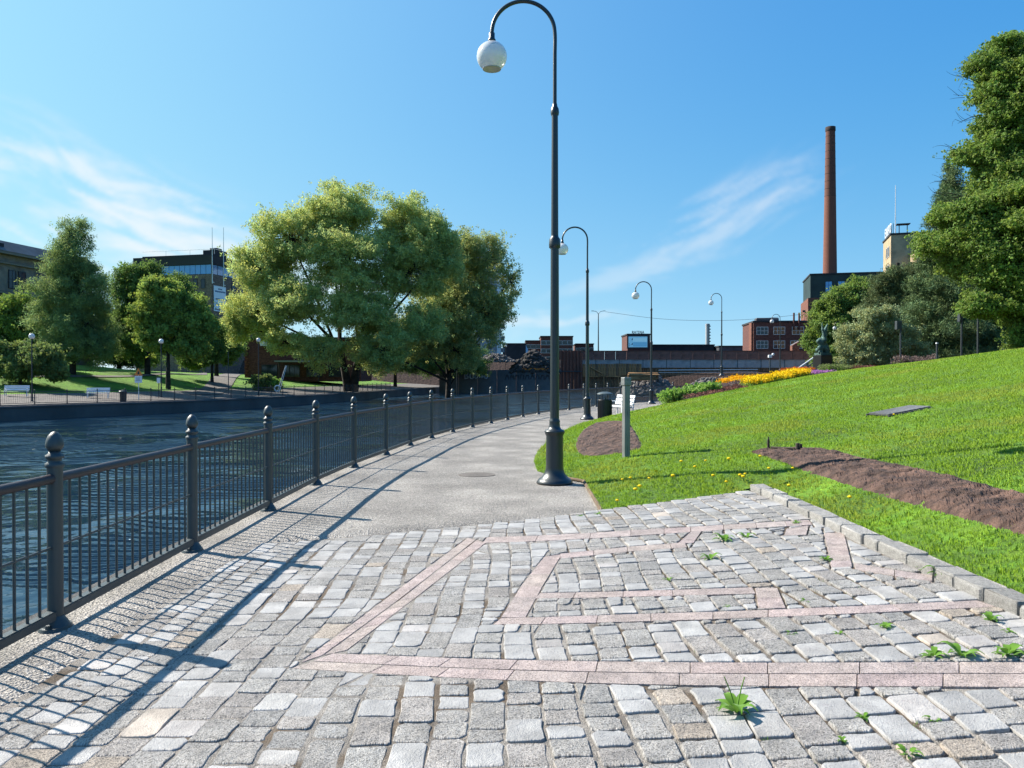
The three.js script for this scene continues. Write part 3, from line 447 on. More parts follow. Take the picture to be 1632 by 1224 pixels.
// ---------------------------------------------------------------- arched lamps along the path
function arcLamp(label, p, s = 1, group) {
  const t = thing('arched_street_lamp', label, 'street lamp', [p.x, p.y, p.z], 0, group); t.scale.setScalar(s);
  part('pedestal', lathe([[0, 0], [0.27, 0], [0.275, 0.03], [0.25, 0.06], [0.24, 0.075], [0.20, 0.10], [0.155, 0.16], [0.132, 0.24], [0.128, 0.72], [0.145, 0.76], [0.155, 0.79], [0.145, 0.81], [0.10, 0.83], [0.082, 0.87], [0.078, 0.93], [0.085, 0.95], [0.070, 0.97], [0.068, 1.0]], 32), M.lampIron, t);
  part('shaft', lathe([[0.068, 1.0], [0.062, 3.55], [0.085, 3.57], [0.088, 3.62], [0.082, 3.70], [0.060, 3.73], [0.055, 3.76], [0.048, 5.55], [0.060, 5.57], [0.066, 5.61], [0.060, 5.66], [0.040, 5.70], [0.034, 5.74]], 24), M.lampIron, t);
  const pts = [V(0, 5.72, 0), V(0, 6.45, 0)]; for (let k = 0; k <= 10; k++) { const a = Math.PI * k / 10; pts.push(V(-0.475 + 0.475 * Math.cos(a), 6.8 + 0.48 * Math.sin(a), 0)); } pts.push(V(-0.95, 6.72, 0));
  part('arched_arm', new THREE.TubeGeometry(new THREE.CatmullRomCurve3(pts), 60, 0.030, 10), M.lampIron, t);
  part('lamp_holder', lathe([[0, 6.80], [0.045, 6.80], [0.045, 6.72], [0.06, 6.70], [0.06, 6.66], [0.0, 6.66]], 18).translate(-0.95, 0, 0), M.lampIron, t);
  const gl = part('globe', lathe(Array.from({ length: 15 }, (_, k) => { const a = 0.18 + k / 14 * 2.31; return [0.23 * Math.sin(a), 6.45 + 0.225 * Math.cos(a)]; }), 32).translate(-0.95, 0, 0), M.opal, t);
  part('globe_rim', lathe([[0.138, 6.272], [0.142, 6.262], [0.136, 6.252], [0.12, 6.262], [0.0, 6.29]], 32).translate(-0.95, 0, 0), M.opalRim, gl);
  return t;
}
{
  const p1 = hit(884, 771); p1.y = 0; arcLamp('tall arched globe lamp standing beside the cobbled paving', p1, 0.985);
  const p2 = V(PX(936, 29.6), 0, -29.6); arcLamp('arched globe lamp next to the black litter bin', p2, 0.98);
  const p3 = V(PX(1038, 46.6), 0, -46.6); arcLamp('arched globe lamp on the path edge past the white bench', p3, 0.98);
  const p4 = V(PX(1150, 62), 0, -62); p4.y = hGarden(p4.x, -58); arcLamp('arched globe lamp behind the small orange-yellow flower clump', p4, 0.88);
  const p5 = V(PX(1243, 70), 1.6, -70); arcLamp('arched globe lamp in front of the dark brick factory', p5, 0.75);
  const p6 = V(PX(1341, 66), 1.6, -66); arcLamp('arched globe lamp to the right of the bronze statue', p6, 0.62);
}

// ---------------------------------------------------------------- bin, bench, posts, lawn bits
{
  const p = V(PX(964, 29), 0, -29);
  const t = thing('litter_bin', 'black ribbed litter bin with raised domed lid on the path', 'litter bin', [p.x, 0.0, p.z]);
  part('body', lathe([[0, 0.03], [0.235, 0.03], [0.245, 0.06], [0.25, 0.72], [0.262, 0.735], [0.262, 0.76], [0.23, 0.76], [0.23, 0.3], [0, 0.3]], 32), M.blackBin, t);
  for (let k = 0; k < 26; k++) { const a = k / 26 * 6.283; part('rib', box(0.022, 0.66, 0.016).translate(0.252, 0.39, 0).rotateY(a), M.blackBin, t); }
  part('base', cyl(0.24, 0.24, 0.03, 0, 0, 0, 24), M.blackBin, t);
  part('lid', lathe([[0.285, 0.955], [0.29, 0.97], [0.20, 1.02], [0.08, 1.045], [0, 1.048]], 32), M.binLid, t);
  for (let k = 0; k < 4; k++) { const a = 0.6 + k * 1.571; part('lid_support', bar(V(0.225 * Math.cos(a), 0.75, 0.225 * Math.sin(a)), V(0.20 * Math.cos(a), 0.985, 0.20 * Math.sin(a)), 0.012), M.blackBin, t); }
  const c = part('clip', box(0.05, 0.1, 0.04, 0.0, 0.79, 0.24), M.blackBin, t);
}
function bench(pos, turn, label, group) {
  const t = thing('park_bench', label, 'bench', pos, turn, group), w = 1.75;
  for (let k = 0; k < 4; k++) part('seat_slat', rbox(w, 0.03, 0.085, 0.008, 0, 0.43 + 0.008 * k * 0, -0.12 + k * 0.105), M.whitePaint, t);
  for (let k = 0; k < 3; k++) { const m = part('back_slat', rbox(w, 0.105, 0.028, 0.008), M.whitePaint, t); m.position.set(0, 0.55 + k * 0.135, -0.215 - k * 0.035); m.rotation.x = -0.25; }
  for (const x of [-w / 2 + 0.12, w / 2 - 0.12]) { part('leg', [box(0.05, 0.43, 0.05, x, 0.215, 0.20), bar(V(x, 0, -0.22), V(x, 0.86, -0.30), 0.026, 6), box(0.05, 0.05, 0.44, x, 0.40, 0)], M.whitePaint, t); part('armrest', box(0.06, 0.03, 0.46, x, 0.62, 0.0), M.whitePaint, t); part('armrest_post', box(0.045, 0.2, 0.045, x, 0.52, 0.2), M.whitePaint, t); }
  return t;
}
bench([PX(987, 31.3), 0.0, -31.3], -1.3, 'white slatted bench behind the black litter bin');
{
  const p = hit(998, 727); const t = thing('metal_post', 'square grey metal post with a sleeve cap in the lawn', 'post', [p.x, p.y - 0.03, p.z], 0.35);
  part('shaft', rbox(0.105, 1.22, 0.105, 0.012, 0, 0.61, 0), M.galv, t); part('sleeve_cap', rbox(0.135, 0.14, 0.135, 0.012, 0, 1.29, 0), M.galv, t);
}
{
  const a = hit(1225, 714), b = hit(1272, 716);
  const s1 = thing('wooden_stake', 'short upright wooden stake at the bare soil bed', 'stake', [a.x, a.y - 0.03, a.z]); part('stake', [cyl(0.022, 0.018, 0.16, 0, 0, 0, 7), cyl(0.012, 0.008, 0.05, 0, 0.155, 0, 6)], M.darkWood, s1);
  const s2 = thing('wooden_stump', 'small gnarled stump at the bare soil bed', 'stump', [b.x, b.y - 0.03, b.z]); part('stump', [cyl(0.045, 0.03, 0.12, 0, 0, 0, 7), cyl(0.028, 0.03, 0.06, 0.03, 0.05, 0.02, 6), cyl(0.022, 0.03, 0.04, -0.04, 0, 0.01, 6)], M.darkWood, s2);
  solo('wooden_lath', [bar(V(a.x + 0.03, a.y + 0.012, a.z + 0.01), V(b.x - 0.05, b.y + 0.014, b.z - 0.01), 0.014, 5)], M.darkWood, 'dark lath lying between the stake and the stump', 'lath');
  const c = hit(1434, 656); const h = thing('stone_slab', 'flat grey stone hatch set in the lawn slope', 'hatch', [c.x, c.y + 0.0, c.z], 0.25); h.rotation.z = 0.15; part('slab', rbox(0.86, 0.04, 0.5, 0.012, 0, 0.02, 0), M.darkConcrete, h); part('rim', [box(0.92, 0.03, 0.03, 0, 0.005, 0.27), box(0.92, 0.03, 0.03, 0, 0.005, -0.27)], M.darkConcrete, h);
  const mh = hit(760, 757); structure('manhole_cover', [new THREE.CylinderGeometry(0.30, 0.30, 0.008, 28).translate(mh.x, 0.004, mh.z)], M.farPath);
}
scene.userData.stage = 'near';

// ---------------------------------------------------------------- far bank
const copePts = [[-75, 12], [-55, -14], [-44, -36], [-34.9, -54], [-26.9, -70.4], [-23.5, -84], [-20.9, -96], [-18.6, -118], [-14, -153], [-12, -190]];
const cope = new THREE.CatmullRomCurve3(copePts.map(p => V(p[0], 0, p[1])), false, 'centripetal');
const bankProf = [[0, -0.45], [3, -0.36], [9, 0.10], [12, 0.4], [20, 2.0], [30, 3.2], [40, 3.9], [80, 6.5], [200, 9]];
const bankH = table(bankProf.map(p => [-p[0], p[1]]));
const bank = (u, b) => { const p = cope.getPointAt(clamp(u, 0, 1)), t = cope.getTangentAt(clamp(u, 0, 1)), rise = lerp(1, 0.5, smooth(0.45, 0.75, u)), h = bankH(-b); return V(p.x + t.z * b, h < 0 ? h : h * rise, p.z - t.x * b); };
{
  const bs = [9.5, 12, 14, 16, 18, 20, 25, 30, 35, 40, 55, 80, 120, 200];
  structure('far_lawn', grid(200, bs.length - 1, (u, v) => { const p = bank(u, bs[Math.round(v * (bs.length - 1))]); return [p.x, p.y, p.z]; }), M.farLawn);
  structure('far_walkway', grid(90, 4, (u, v) => { const p = bank(u, lerp(0.4, 9.6, v)); return [p.x, p.y + 0.01, p.z]; }), M.farPath);
  const pr = [[0.45, -0.30], [0.4, -0.37], [-0.06, -0.37], [-0.06, -0.52], [0, -0.53], [0, -3]];
  structure('far_quay_wall', grid(120, pr.length - 1, (u, v) => { const k = pr[Math.round(v * (pr.length - 1))], p = bank(u, k[0]); return [p.x, k[1] - 0.07, p.z, u * 60, v * 2]; }), M.quay);
  // sloping path up between the lawns
  const near = (x, z) => { let best = 1e9, bu = 0; for (let i = 0; i <= 400; i++) { const p = cope.getPointAt(i / 400), d = Math.hypot(p.x - x, p.z - z); if (d < best) { best = d; bu = i / 400; } } const p = cope.getPointAt(bu), t = cope.getTangentAt(bu); return [bu, (x - p.x) * t.z - (z - p.z) * t.x < 0 ? -best : best]; };
  globalThis.farH = (x, z) => { const [u, b] = near(x, z); return b < 0 ? -3 : bank(u, b).y; };
  const hitFar = (px, py) => { let d = 50; for (; d < 190; d += 0.4) if (PY(py, d) < globalThis.farH(PX(px, d), -d)) break; return V(PX(px, d), 0, -d); };
  const between = (A, B, n, m) => { const a = new THREE.CatmullRomCurve3(A.map(p => hitFar(...p))), b = new THREE.CatmullRomCurve3(B.map(p => hitFar(...p))); return grid(m, n, (u, v) => { const p = a.getPoint(v).lerp(b.getPoint(v), u); return [p.x, globalThis.farH(p.x, p.z) + 0.07, p.z]; }); };
  structure('far_path', between([[300, 630], [330, 611], [352, 597], [372, 585]], [[352, 630], [372, 611], [385, 597], [398, 585]], 40, 8), M.farPath);
  structure('far_path', between([[-20, 605], [60, 602], [140, 602], [240, 600], [330, 598]], [[-20, 602], [60, 599], [140, 599], [240, 597], [330, 594]], 50, 3), M.farPath);
  // railing along the far quay
  const rl = thing('far_railing', 'thin dark iron railing along the far quay', 'railing'); const L0 = cope.getLength(), stf = []; let prev = null;
  for (let s = 30; s < 150; s += 2.4) { const p = bank(s / L0, 0.35); p.y = -0.40; const po = part('post', cyl(0.04, 0.035, 1.0, 0, 0, 0, 7), M.frameDark, rl); po.position.copy(p); part('post_cap', new THREE.SphereGeometry(0.05, 8, 6).translate(0, 1.03, 0), M.frameDark, po); if (prev) { const a = prev.clone(), b = p.clone(); part('handrail', bar(a.clone().setY(0.50), b.clone().setY(0.50), 0.028, 6), M.frameDark, rl); part('bottom_rail', bar(a.clone().setY(-0.28), b.clone().setY(-0.28), 0.02, 5), M.frameDark, rl); for (let j = 1; j < 16; j++) { const c = a.clone().lerp(b, j / 16); stf.push(cyl(0.008, 0.008, 0.78, c.x, -0.28, c.z, 4)); } } prev = p; }
  part('balusters', stf, M.frameDark, rl).userData.kind = 'stuff';
}
const farH = globalThis.farH;
const onFar = (px, d, dy = 0) => { const x = PX(px, d); return [x, farH(x, -d) + dy, -d]; };
// ---------------------------------------------------------------- trees
function clumpGeo(R, n, size, spread, ratio = 0.55) {
  const list = []; for (let k = 0; k < n; k++) { const l = size * (0.7 + 0.6 * R()), w = l * ratio; const p = [-w / 2, 0, 0, 0, 0.12 * w, l * 0.5, w / 2, 0, 0, 0, 0, -0.5 * l]; const g = new THREE.BufferGeometry(); g.setAttribute('position', new THREE.Float32BufferAttribute(p, 3)); g.setIndex([0, 1, 3, 1, 2, 3]); g.rotateX(R() * 6.28).rotateY(R() * 6.28).rotateZ(R() * 6.28); g.translate((R() - 0.5) * 2 * spread, (R() - 0.5) * 2 * spread, (R() - 0.5) * 2 * spread); g.computeVertexNormals(); list.push(g); }
  return merge(list);
}
function tree(o) {
  const R = rng(o.seed), t = thing(o.name, o.label, o.cat || 'tree', o.pos, 0, o.group), tr = [], tipLeaves = [];
  const th = o.trunk;                                                       // [height, radius, lean]
  for (const st of (o.stems || [[0, 0]])) { const top = V(st[0], th[0], st[1]); tr.push(taper([V(st[0] * 0.25, -0.4, st[1] * 0.25), V(st[0] * 0.4, th[0] * 0.25, st[1] * 0.4), V(st[0] * 0.7, th[0] * 0.6, st[1] * 0.7), top], th[1] * 1.25, th[1] * 0.62, 10, 9)); }
  const mats = [], cols = [], m4 = new THREE.Matrix4(), q = new THREE.Quaternion(), e = new THREE.Euler();
  const vol = o.blobs.map(b => Math.pow(b[3] * b[4] * b[5], 0.62) * (b[6] ?? 1)), tot = vol.reduce((a, b) => a + b, 0);
  o.blobs.forEach((b, bi) => {
    const [cx, cy, cz, rx, ry, rz] = b, st = (o.stems || [[0, 0]]).reduce((p, s) => Math.hypot(s[0] - cx, s[1] - cz) < Math.hypot(p[0] - cx, p[1] - cz) ? s : p), base = V(st[0], Math.min(th[0], cy - ry * 0.2) * (0.75 + 0.25 * R()), st[1]), mid = base.clone().lerp(V(cx, cy, cz), 0.5); mid.y += 0.12 * ry * (R() - 0.3);
    const c = V(cx, cy, cz); tr.push(taper([base, mid, c], th[1] * 0.42, th[1] * 0.14, 8, 6));
    const K = Math.max(6, Math.round((o.clusters || 14) * 2.2 * Math.sqrt(b[6] ?? 1))), n = Math.round(o.n * vol[bi] / tot);
    const cl = []; for (let k = 0; k < K; k++) { const d = V(R() - 0.5, R() - 0.5, R() - 0.5).normalize(), rr = Math.pow(0.2 + 0.8 * R(), 0.5) * (0.70 + 0.42 * R()); const p = V(cx + d.x * rx * rr, cy + d.y * ry * rr, cz + d.z * rz * rr); cl.push(p); tr.push(taper([c, c.clone().lerp(p, 0.5).add(V((R() - 0.5) * rx * 0.12, ry * 0.06, (R() - 0.5) * rz * 0.12)), p], th[1] * 0.12, th[1] * 0.025, 5, 5)); }
    const sg0 = (o.spread ?? 0.30) * 1.5;
    for (let k = 0; k < n; k++) { const p = cl[Math.floor(R() * K)], sg = sg0 * (R() < 0.08 ? 1.8 : 1), g = () => (R() + R() + R() - 1.5) / 1.5; const x = p.x + g() * rx * sg * 1.15, z = p.z + g() * rz * sg * 1.15; let y = p.y + g() * ry * sg * (o.flat ?? 0.8); if (o.droop) y -= o.droop * R() * R() * ry; if (y < (o.floor ?? 0.3)) continue; const s = 0.65 + 0.7 * R(); m4.compose(V(x, y, z), q.setFromEuler(e.set(R() * 6.28, R() * 6.28, R() * 6.28)), V(s, s, s)); mats.push(m4.clone()); const w = 0.75 + 0.5 * R(), ye = R(); cols.push(rgb(w * (0.85 + 0.3 * ye), w, w * (1.1 - 0.35 * ye))); }
  });
  part('trunk', tr, o.bark || M.bark, t);
  instanced('crown', o.leaf, o.mat, mats, cols, t);
  return t;
}
const leafFar = clumpGeo(rng(1), 11, 0.23, 0.30), leafMid = clumpGeo(rng(2), 9, 0.20, 0.18, 0.7), leafNeedle = clumpGeo(rng(3), 14, 0.26, 0.2, 0.14), leafFine = clumpGeo(rng(4), 12, 0.20, 0.2, 0.3), leafTiny = clumpGeo(rng(5), 8, 0.12, 0.11, 0.6), leafElm = clumpGeo(rng(6), 12, 0.135, 0.18, 0.6);
// helper: crown lobes from photograph pixels at a distance; [px, py, rx_px, ry_px, depth offset, weight]
const lobes = (d, base, list) => list.map(([px, py, rx, ry, dz = 0, w = 1]) => [PX(px, d) - base[0], PY(py, d) - base[1], dz, rx / F * d, ry / F * d, Math.max(rx, ry) / F * d * 0.9, w]);
{
  let d = 106, b = onFar(560, d);
  tree({ name: 'willow_tree', label: 'huge spreading pale green willow on the far bank lawn', pos: b, seed: 11, trunk: [6.0, 0.55], stems: [[-1.5, 0], [1.2, 0.4]], n: 46000, clusters: 26, spread: 0.27, leaf: leafFar, mat: L.willow, blobs: lobes(d, b, [[545, 335, 62, 44, 0, 1.1], [470, 385, 66, 46, 2], [645, 360, 52, 50, -1], [420, 430, 50, 46, 1], [560, 420, 72, 55, 3], [660, 430, 62, 52, 1], [410, 500, 48, 46, 0], [480, 485, 55, 42, 4], [590, 500, 60, 40, 4], [520, 350, 50, 40, -4], [690, 385, 34, 36, 2], [470, 548, 40, 20, 3, 0.6], [585, 556, 24, 34, 3, 0.5], [380, 520, 22, 32, 0, 0.7], [530, 560, 36, 30, 5, 0.7], [625, 555, 40, 36, 5, 0.8], [680, 520, 40, 40, 3, 0.8], [705, 410, 42, 46, 1, 0.8]]) });
  d = 116; b = onFar(715, d);
  tree({ name: 'poplar_tree', label: 'darker olive green tree merging with the right side of the willow', pos: b, seed: 12, trunk: [5.0, 0.5], n: 17000, clusters: 18, spread: 0.3, leaf: leafFar, mat: L.willowDark, blobs: lobes(d, b, [[730, 440, 52, 50], [735, 400, 40, 36, 0, 0.7], [775, 415, 38, 42, 0, 0.6], [700, 500, 55, 50, 2], [765, 500, 42, 50, 0], [812, 445, 20, 34, 0, 0.28], [806, 490, 22, 36, 0, 0.3], [660, 540, 46, 44, 2], [730, 560, 44, 34, 2], [610, 560, 34, 40, 4, 0.8]]) });
  d = 80; b = onFar(116, d);
  tree({ name: 'birch_tree', label: 'tall pointed grey-green birch on the far bank', pos: b, seed: 13, trunk: [7.5, 0.26], n: 13000, clusters: 16, spread: 0.28, droop: 0.25, leaf: leafFine, mat: L.birch, blobs: lobes(d, b, [[118, 375, 24, 30, 0, 0.8], [112, 415, 40, 36], [92, 455, 44, 38], [138, 460, 42, 44], [85, 505, 46, 40], [140, 515, 44, 48], [110, 545, 52, 34], [160, 550, 26, 36, 0, .7]]) });
  d = 92; b = onFar(235, d);
  tree({ name: 'linden_tree', label: 'dark round linden behind the bright maple', pos: b, seed: 14, trunk: [5, 0.3], n: 9000, clusters: 16, leaf: leafFar, mat: L.deep, blobs: lobes(d, b, [[225, 445, 40, 32], [205, 485, 36, 40], [260, 470, 40, 40], [215, 535, 40, 40], [300, 500, 36, 30]]) });
  d = 82; b = onFar(268, d);
  tree({ name: 'maple_tree', label: 'bright yellow-green maple with bare lower trunk on the far bank', pos: b, seed: 15, trunk: [4.5, 0.22], n: 10000, clusters: 16, leaf: leafMid, mat: L.maple, blobs: lobes(d, b, [[258, 462, 30, 22], [240, 500, 34, 26], [296, 496, 32, 30], [272, 484, 30, 26], [255, 540, 40, 28], [305, 545, 30, 30], [325, 520, 22, 28, 0, .7]]) });
  d = 84; b = onFar(22, d);
  tree({ name: 'maple_tree', label: 'green tree beside the stone building on the far bank', pos: b, seed: 16, trunk: [4, 0.25], n: 6500, clusters: 14, leaf: leafMid, mat: L.linden, blobs: lobes(d, b, [[18, 500, 34, 34], [40, 530, 30, 34], [-10, 530, 40, 40]]) });
  d = 70; b = onFar(32, d);
  tree({ name: 'weeping_shrub', label: 'low dark weeping shrub tree behind the far white bench', cat: 'shrub', pos: b, seed: 17, trunk: [1.6, 0.14], n: 6500, clusters: 14, droop: 0.5, leaf: leafMid, mat: L.shrub, blobs: lobes(d, b, [[22, 560, 34, 22], [62, 570, 32, 24], [40, 585, 44, 18], [88, 590, 20, 16, 0, .6]]) });
  d = 96; b = onFar(338, d);
  tree({ name: 'linden_tree', label: 'small dark tree at the top of the sloping far path', pos: b, seed: 18, trunk: [3, 0.18], n: 4500, leaf: leafFar, mat: L.deep, blobs: lobes(d, b, [[325, 540, 26, 30], [312, 568, 26, 20], [340, 560, 18, 24]]) });
  for (const [px, dd, lb, sd, list] of [[630, 142, 'dark background tree behind the willow trunk', 51, [[630, 545, 40, 36], [600, 575, 40, 24], [660, 575, 40, 24]]], [715, 146, 'dark background tree behind the graffiti wall', 52, [[715, 540, 40, 40], [690, 575, 36, 26], [750, 570, 36, 26]]], [190, 112, 'dark background tree in front of the office block', 53, [[190, 520, 36, 40], [165, 560, 40, 30], [215, 560, 40, 30]]], [60, 98, 'dark background tree below the stone house', 54, [[60, 540, 40, 34], [90, 565, 40, 26], [20, 565, 40, 26]]], [345, 118, 'dark background tree left of the brick pavilion', 55, [[340, 545, 30, 26], [362, 560, 22, 20]]]]) { const bb = onFar(px, dd); tree({ name: 'background_tree', label: lb, pos: bb, seed: sd, trunk: [3.5, 0.3], n: 6000, clusters: 14, leaf: leafFar, mat: L.deep, blobs: lobes(dd, bb, list) }); }
  // near bank, right
  d = 44; b = [PX(1690, d), 1.8, -d];
  const elm = tree({ name: 'elm_tree', label: 'large bright green elm overhanging the lawn', pos: b, seed: 21, trunk: [6.5, 0.42], n: 70000, clusters: 30, spread: 0.29, flat: 0.36, leaf: leafElm, mat: L.linden, blobs: lobes(d, b, [[1600, 140, 46, 40], [1625, 215, 70, 45], [1560, 385, 62, 40, 1], [1640, 300, 70, 50], [1530, 350, 42, 26, 1, .6], [1620, 400, 70, 50, 2], [1650, 480, 70, 50, 1], [1590, 480, 46, 36, 2], [1500, 385, 40, 24, 0, .6], [1610, 545, 40, 26, 2, .7], [1570, 105, 30, 22, 0, .5], [1530, 490, 34, 24, 2, .6], [1505, 345, 26, 16, 0, .35], [1690, 150, 70, 60], [1720, 300, 80, 80], [1540, 250, 30, 16, 0, .4], [1575, 205, 30, 18, 0, .4], [1640, 530, 30, 30, 3, .7], [1590, 300, 50, 45, 1], [1560, 430, 50, 36, 2], [1620, 160, 60, 60, 1], [1600, 350, 60, 50, 3], [1625, 440, 60, 50, 4], [1580, 330, 40, 30, 0], [1545, 420, 40, 26, 0, .7], [1610, 80, 36, 26, 0, .6], [1585, 250, 44, 30, 0, .8], [1630, 520, 40, 40, 1, .8]]) });
  { const R = rng(88), rel = (px, py) => V(PX(px, d) - b[0], PY(py, d) - b[1], 0.5 * (R() - 0.5)); for (const [x0, y0, x1, y1] of [[1580, 150, 1520, 122], [1578, 170, 1518, 152], [1572, 185, 1528, 196], [1560, 245, 1508, 262], [1552, 262, 1500, 232], [1560, 300, 1490, 288], [1575, 130, 1545, 100], [1540, 320, 1484, 308]]) { const a = rel(x0, y0), e = rel(x1, y1), g = [taper([a, a.clone().lerp(e, 0.5).add(V(0, 0.15, 0)), e], 0.035, 0.008, 6, 5)]; for (let k = 0; k < 5; k++) { const s0 = a.clone().lerp(e, 0.3 + 0.14 * k); g.push(taper([s0, s0.clone().add(V(-0.25 - 0.3 * R(), 0.5 * (R() - 0.3), 0.2 * (R() - 0.5))), s0.clone().add(V(-0.5 - 0.4 * R(), 0.9 * (R() - 0.35), 0.3 * (R() - 0.5)))], 0.014, 0.005, 4, 4)); } part('dead_branch', g, M.bark, elm); } }
  d = 62; b = [PX(1590, d), 1.7, -d];
  tree({ name: 'yew_tree', label: 'dark dense evergreen filling the gap below the elm', pos: b, seed: 26, trunk: [4, 0.3], n: 14000, clusters: 18, spread: 0.3, leaf: leafFine, mat: L.deep, blobs: lobes(d, b, [[1560, 500, 40, 44], [1600, 470, 44, 50], [1545, 550, 40, 26], [1640, 500, 40, 46], [1650, 420, 50, 50]]) });
  d = 58; b = [PX(1512, d), 1.7, -d];
  tree({ name: 'spruce_tree', label: 'tall drooping conifer behind the elm', pos: b, seed: 22, trunk: [13, 0.26], n: 13000, clusters: 16, spread: 0.32, droop: 0.3, leaf: leafNeedle, mat: L.conifer, blobs: lobes(d, b, [[1515, 285, 12, 26, 0, .6], [1514, 320, 24, 34], [1512, 360, 34, 34], [1508, 410, 40, 36], [1500, 470, 50, 38], [1495, 530, 60, 40], [1510, 570, 56, 22], [1560, 540, 40, 40, -1]]) });
  d = 64; b = [PX(1430, d), 1.7, -d];
  tree({ name: 'larch_tree', label: 'feathery grey-green larch right of the silvery willow bush', pos: b, seed: 23, trunk: [9, 0.22], n: 12000, clusters: 16, spread: 0.32, droop: 0.3, leaf: leafNeedle, mat: leafMat(0.13, 0.17, 0.075, 0.2), blobs: lobes(d, b, [[1440, 445, 34, 26, 0, .8], [1412, 455, 26, 24, 0, .5], [1450, 500, 44, 36], [1440, 550, 50, 34], [1475, 440, 26, 34], [1400, 500, 30, 30, 0, .6]]) });
  d = 52; b = [PX(1410, d), 1.65, -d];
  tree({ name: 'willow_bush', label: 'rounded silvery willow bush beside the statue', cat: 'shrub', pos: b, seed: 24, trunk: [1.8, 0.12], stems: [[-0.6, 0], [0.5, 0.2]], n: 15000, clusters: 20, spread: 0.28, leaf: leafTiny, mat: L.olive, blobs: lobes(d, b, [[1395, 515, 36, 26], [1370, 545, 32, 34], [1425, 545, 40, 36], [1385, 572, 42, 22], [1450, 565, 30, 26]]) });
  d = 90; b = [PX(1355, d), 1.6, -d];
  tree({ name: 'chestnut_tree', label: 'dense green tree behind the statue', pos: b, seed: 25, trunk: [4.5, 0.3], n: 13000, clusters: 16, spread: 0.27, flat: 0.6, leaf: leafFar, mat: L.linden, blobs: lobes(d, b, [[1375, 465, 34, 24], [1340, 480, 36, 24], [1320, 515, 32, 28], [1365, 520, 42, 32], [1330, 560, 40, 28], [1300, 545, 22, 22, 0, .6], [1370, 565, 40, 28]]) });
}

// ---------------------------------------------------------------- planting at the top of the lawn
function plantMass(name, label, cat, list, mat, leaf, n, seed, hgt, stemMat) {            // one flower clump: foliage below, blooms on top
  const R = rng(seed), c = list.reduce((a, p) => a.add(p), V(0, 0, 0)).multiplyScalar(1 / list.length);
  const t = thing(name, label, cat, [c.x, c.y, c.z]); const mats = [], lm = [], m4 = new THREE.Matrix4(), q = new THREE.Quaternion(), e = new THREE.Euler(), cols = [];
  for (let k = 0; k < n; k++) { let u = R() * (list.length - 1), i = Math.floor(u), p = list[i].clone().lerp(list[Math.min(list.length - 1, i + 1)], u - i); const x = p.x - c.x + (R() - 0.5) * 0.7, z = p.z - c.z - R() * 1.3, y = p.y - c.y + hgt * (0.55 + 0.45 * R()) * (0.8 + 0.4 * vnoise(x * 2 + 50, z * 2 + 50, 999, 4)); const s = 0.45 + 0.4 * R(); m4.compose(V(x, y, z), q.setFromEuler(e.set(R() * 6, R() * 6, R() * 6)), V(s, s, s)); mats.push(m4.clone()); const w = 0.8 + 0.35 * R(); cols.push(rgb(w, w * (0.9 + 0.15 * R()), w)); m4.compose(V(x, (p.y - c.y) + (y - p.y + c.y) * R() * 0.85, z), q, V(s, s, s)); lm.push(m4.clone()); }
  instanced('foliage', leafTiny, stemMat || L.shrub, lm, null, t); instanced('blooms', leaf, mat, mats, cols, t); return t;
}
const gp = (px, d) => { const x = PX(px, d); return V(x, hGarden(x, -d), -d); };
{
  plantMass('yellow_flower_clump', 'large bright yellow flower clump at the top of the lawn', 'flowers', [gp(1202, 37.5), gp(1235, 39), gp(1262, 40.3), gp(1286, 41)], L.yellow, leafTiny, 2600, 31, 0.42, L.fresh);
  plantMass('yellow_flower_clump', 'small orange-yellow flower clump beside grey shrubs', 'flowers', [gp(1158, 41), gp(1176, 42), gp(1193, 43)], leafMat(0.85, 0.50, 0.01, 0.25), leafTiny, 1100, 32, 0.62, L.fresh);
  plantMass('orange_flower_clump', 'orange and red azalea clump in front of the statue steps', 'flowers', [gp(1258, 46), gp(1278, 47), gp(1294, 47.5)], L.orangeFl, leafTiny, 420, 33, 0.45, L.shrub);
  plantMass('purple_flower_mat', 'low lilac flower mat at the foot of the statue', 'flowers', [gp(1290, 41.6), gp(1306, 42.2), gp(1324, 42.6)], L.purple, leafTiny, 800, 34, 0.22, L.shrub);
  plantMass('fern_clump', 'fresh light green fern clump at the path bend', 'shrub', [gp(1066, 36), gp(1090, 36.5), gp(1115, 37), gp(1140, 37)], L.fresh, leafMid, 700, 35, 0.5, L.fresh);
  plantMass('heather_clump', 'grey mauve heather between the yellow flower clumps', 'shrub', [gp(1150, 38.5), gp(1175, 39.5), gp(1200, 41)], L.mauve, leafTiny, 1000, 36, 0.35, L.shrub);
  plantMass('red_ground_cover', 'low reddish ground cover along the lawn top', 'shrub', [gp(1110, 34.5), gp(1150, 36), gp(1195, 37.5)], L.redLow, leafTiny, 600, 37, 0.16, L.mauve);
  plantMass('low_shrub', 'low mixed green shrubs beside the statue pedestal', 'shrub', [gp(1325, 44), gp(1345, 45), gp(1370, 45.5)], L.shrub, leafTiny, 1100, 38, 0.55, L.fresh);
  plantMass('russet_shrub', 'low russet shrubs before the silvery willow bush', 'shrub', [gp(1372, 44.5), gp(1400, 45), gp(1425, 45.4)], L.redLow, leafTiny, 800, 39, 0.5, L.mauve);
  plantMass('russet_shrub', 'dry brownish shrubs under the conifers', 'shrub', [gp(1440, 46.5), gp(1470, 47), gp(1492, 47.5)], L.mauve, leafTiny, 900, 40, 1.1, L.shrub);
}

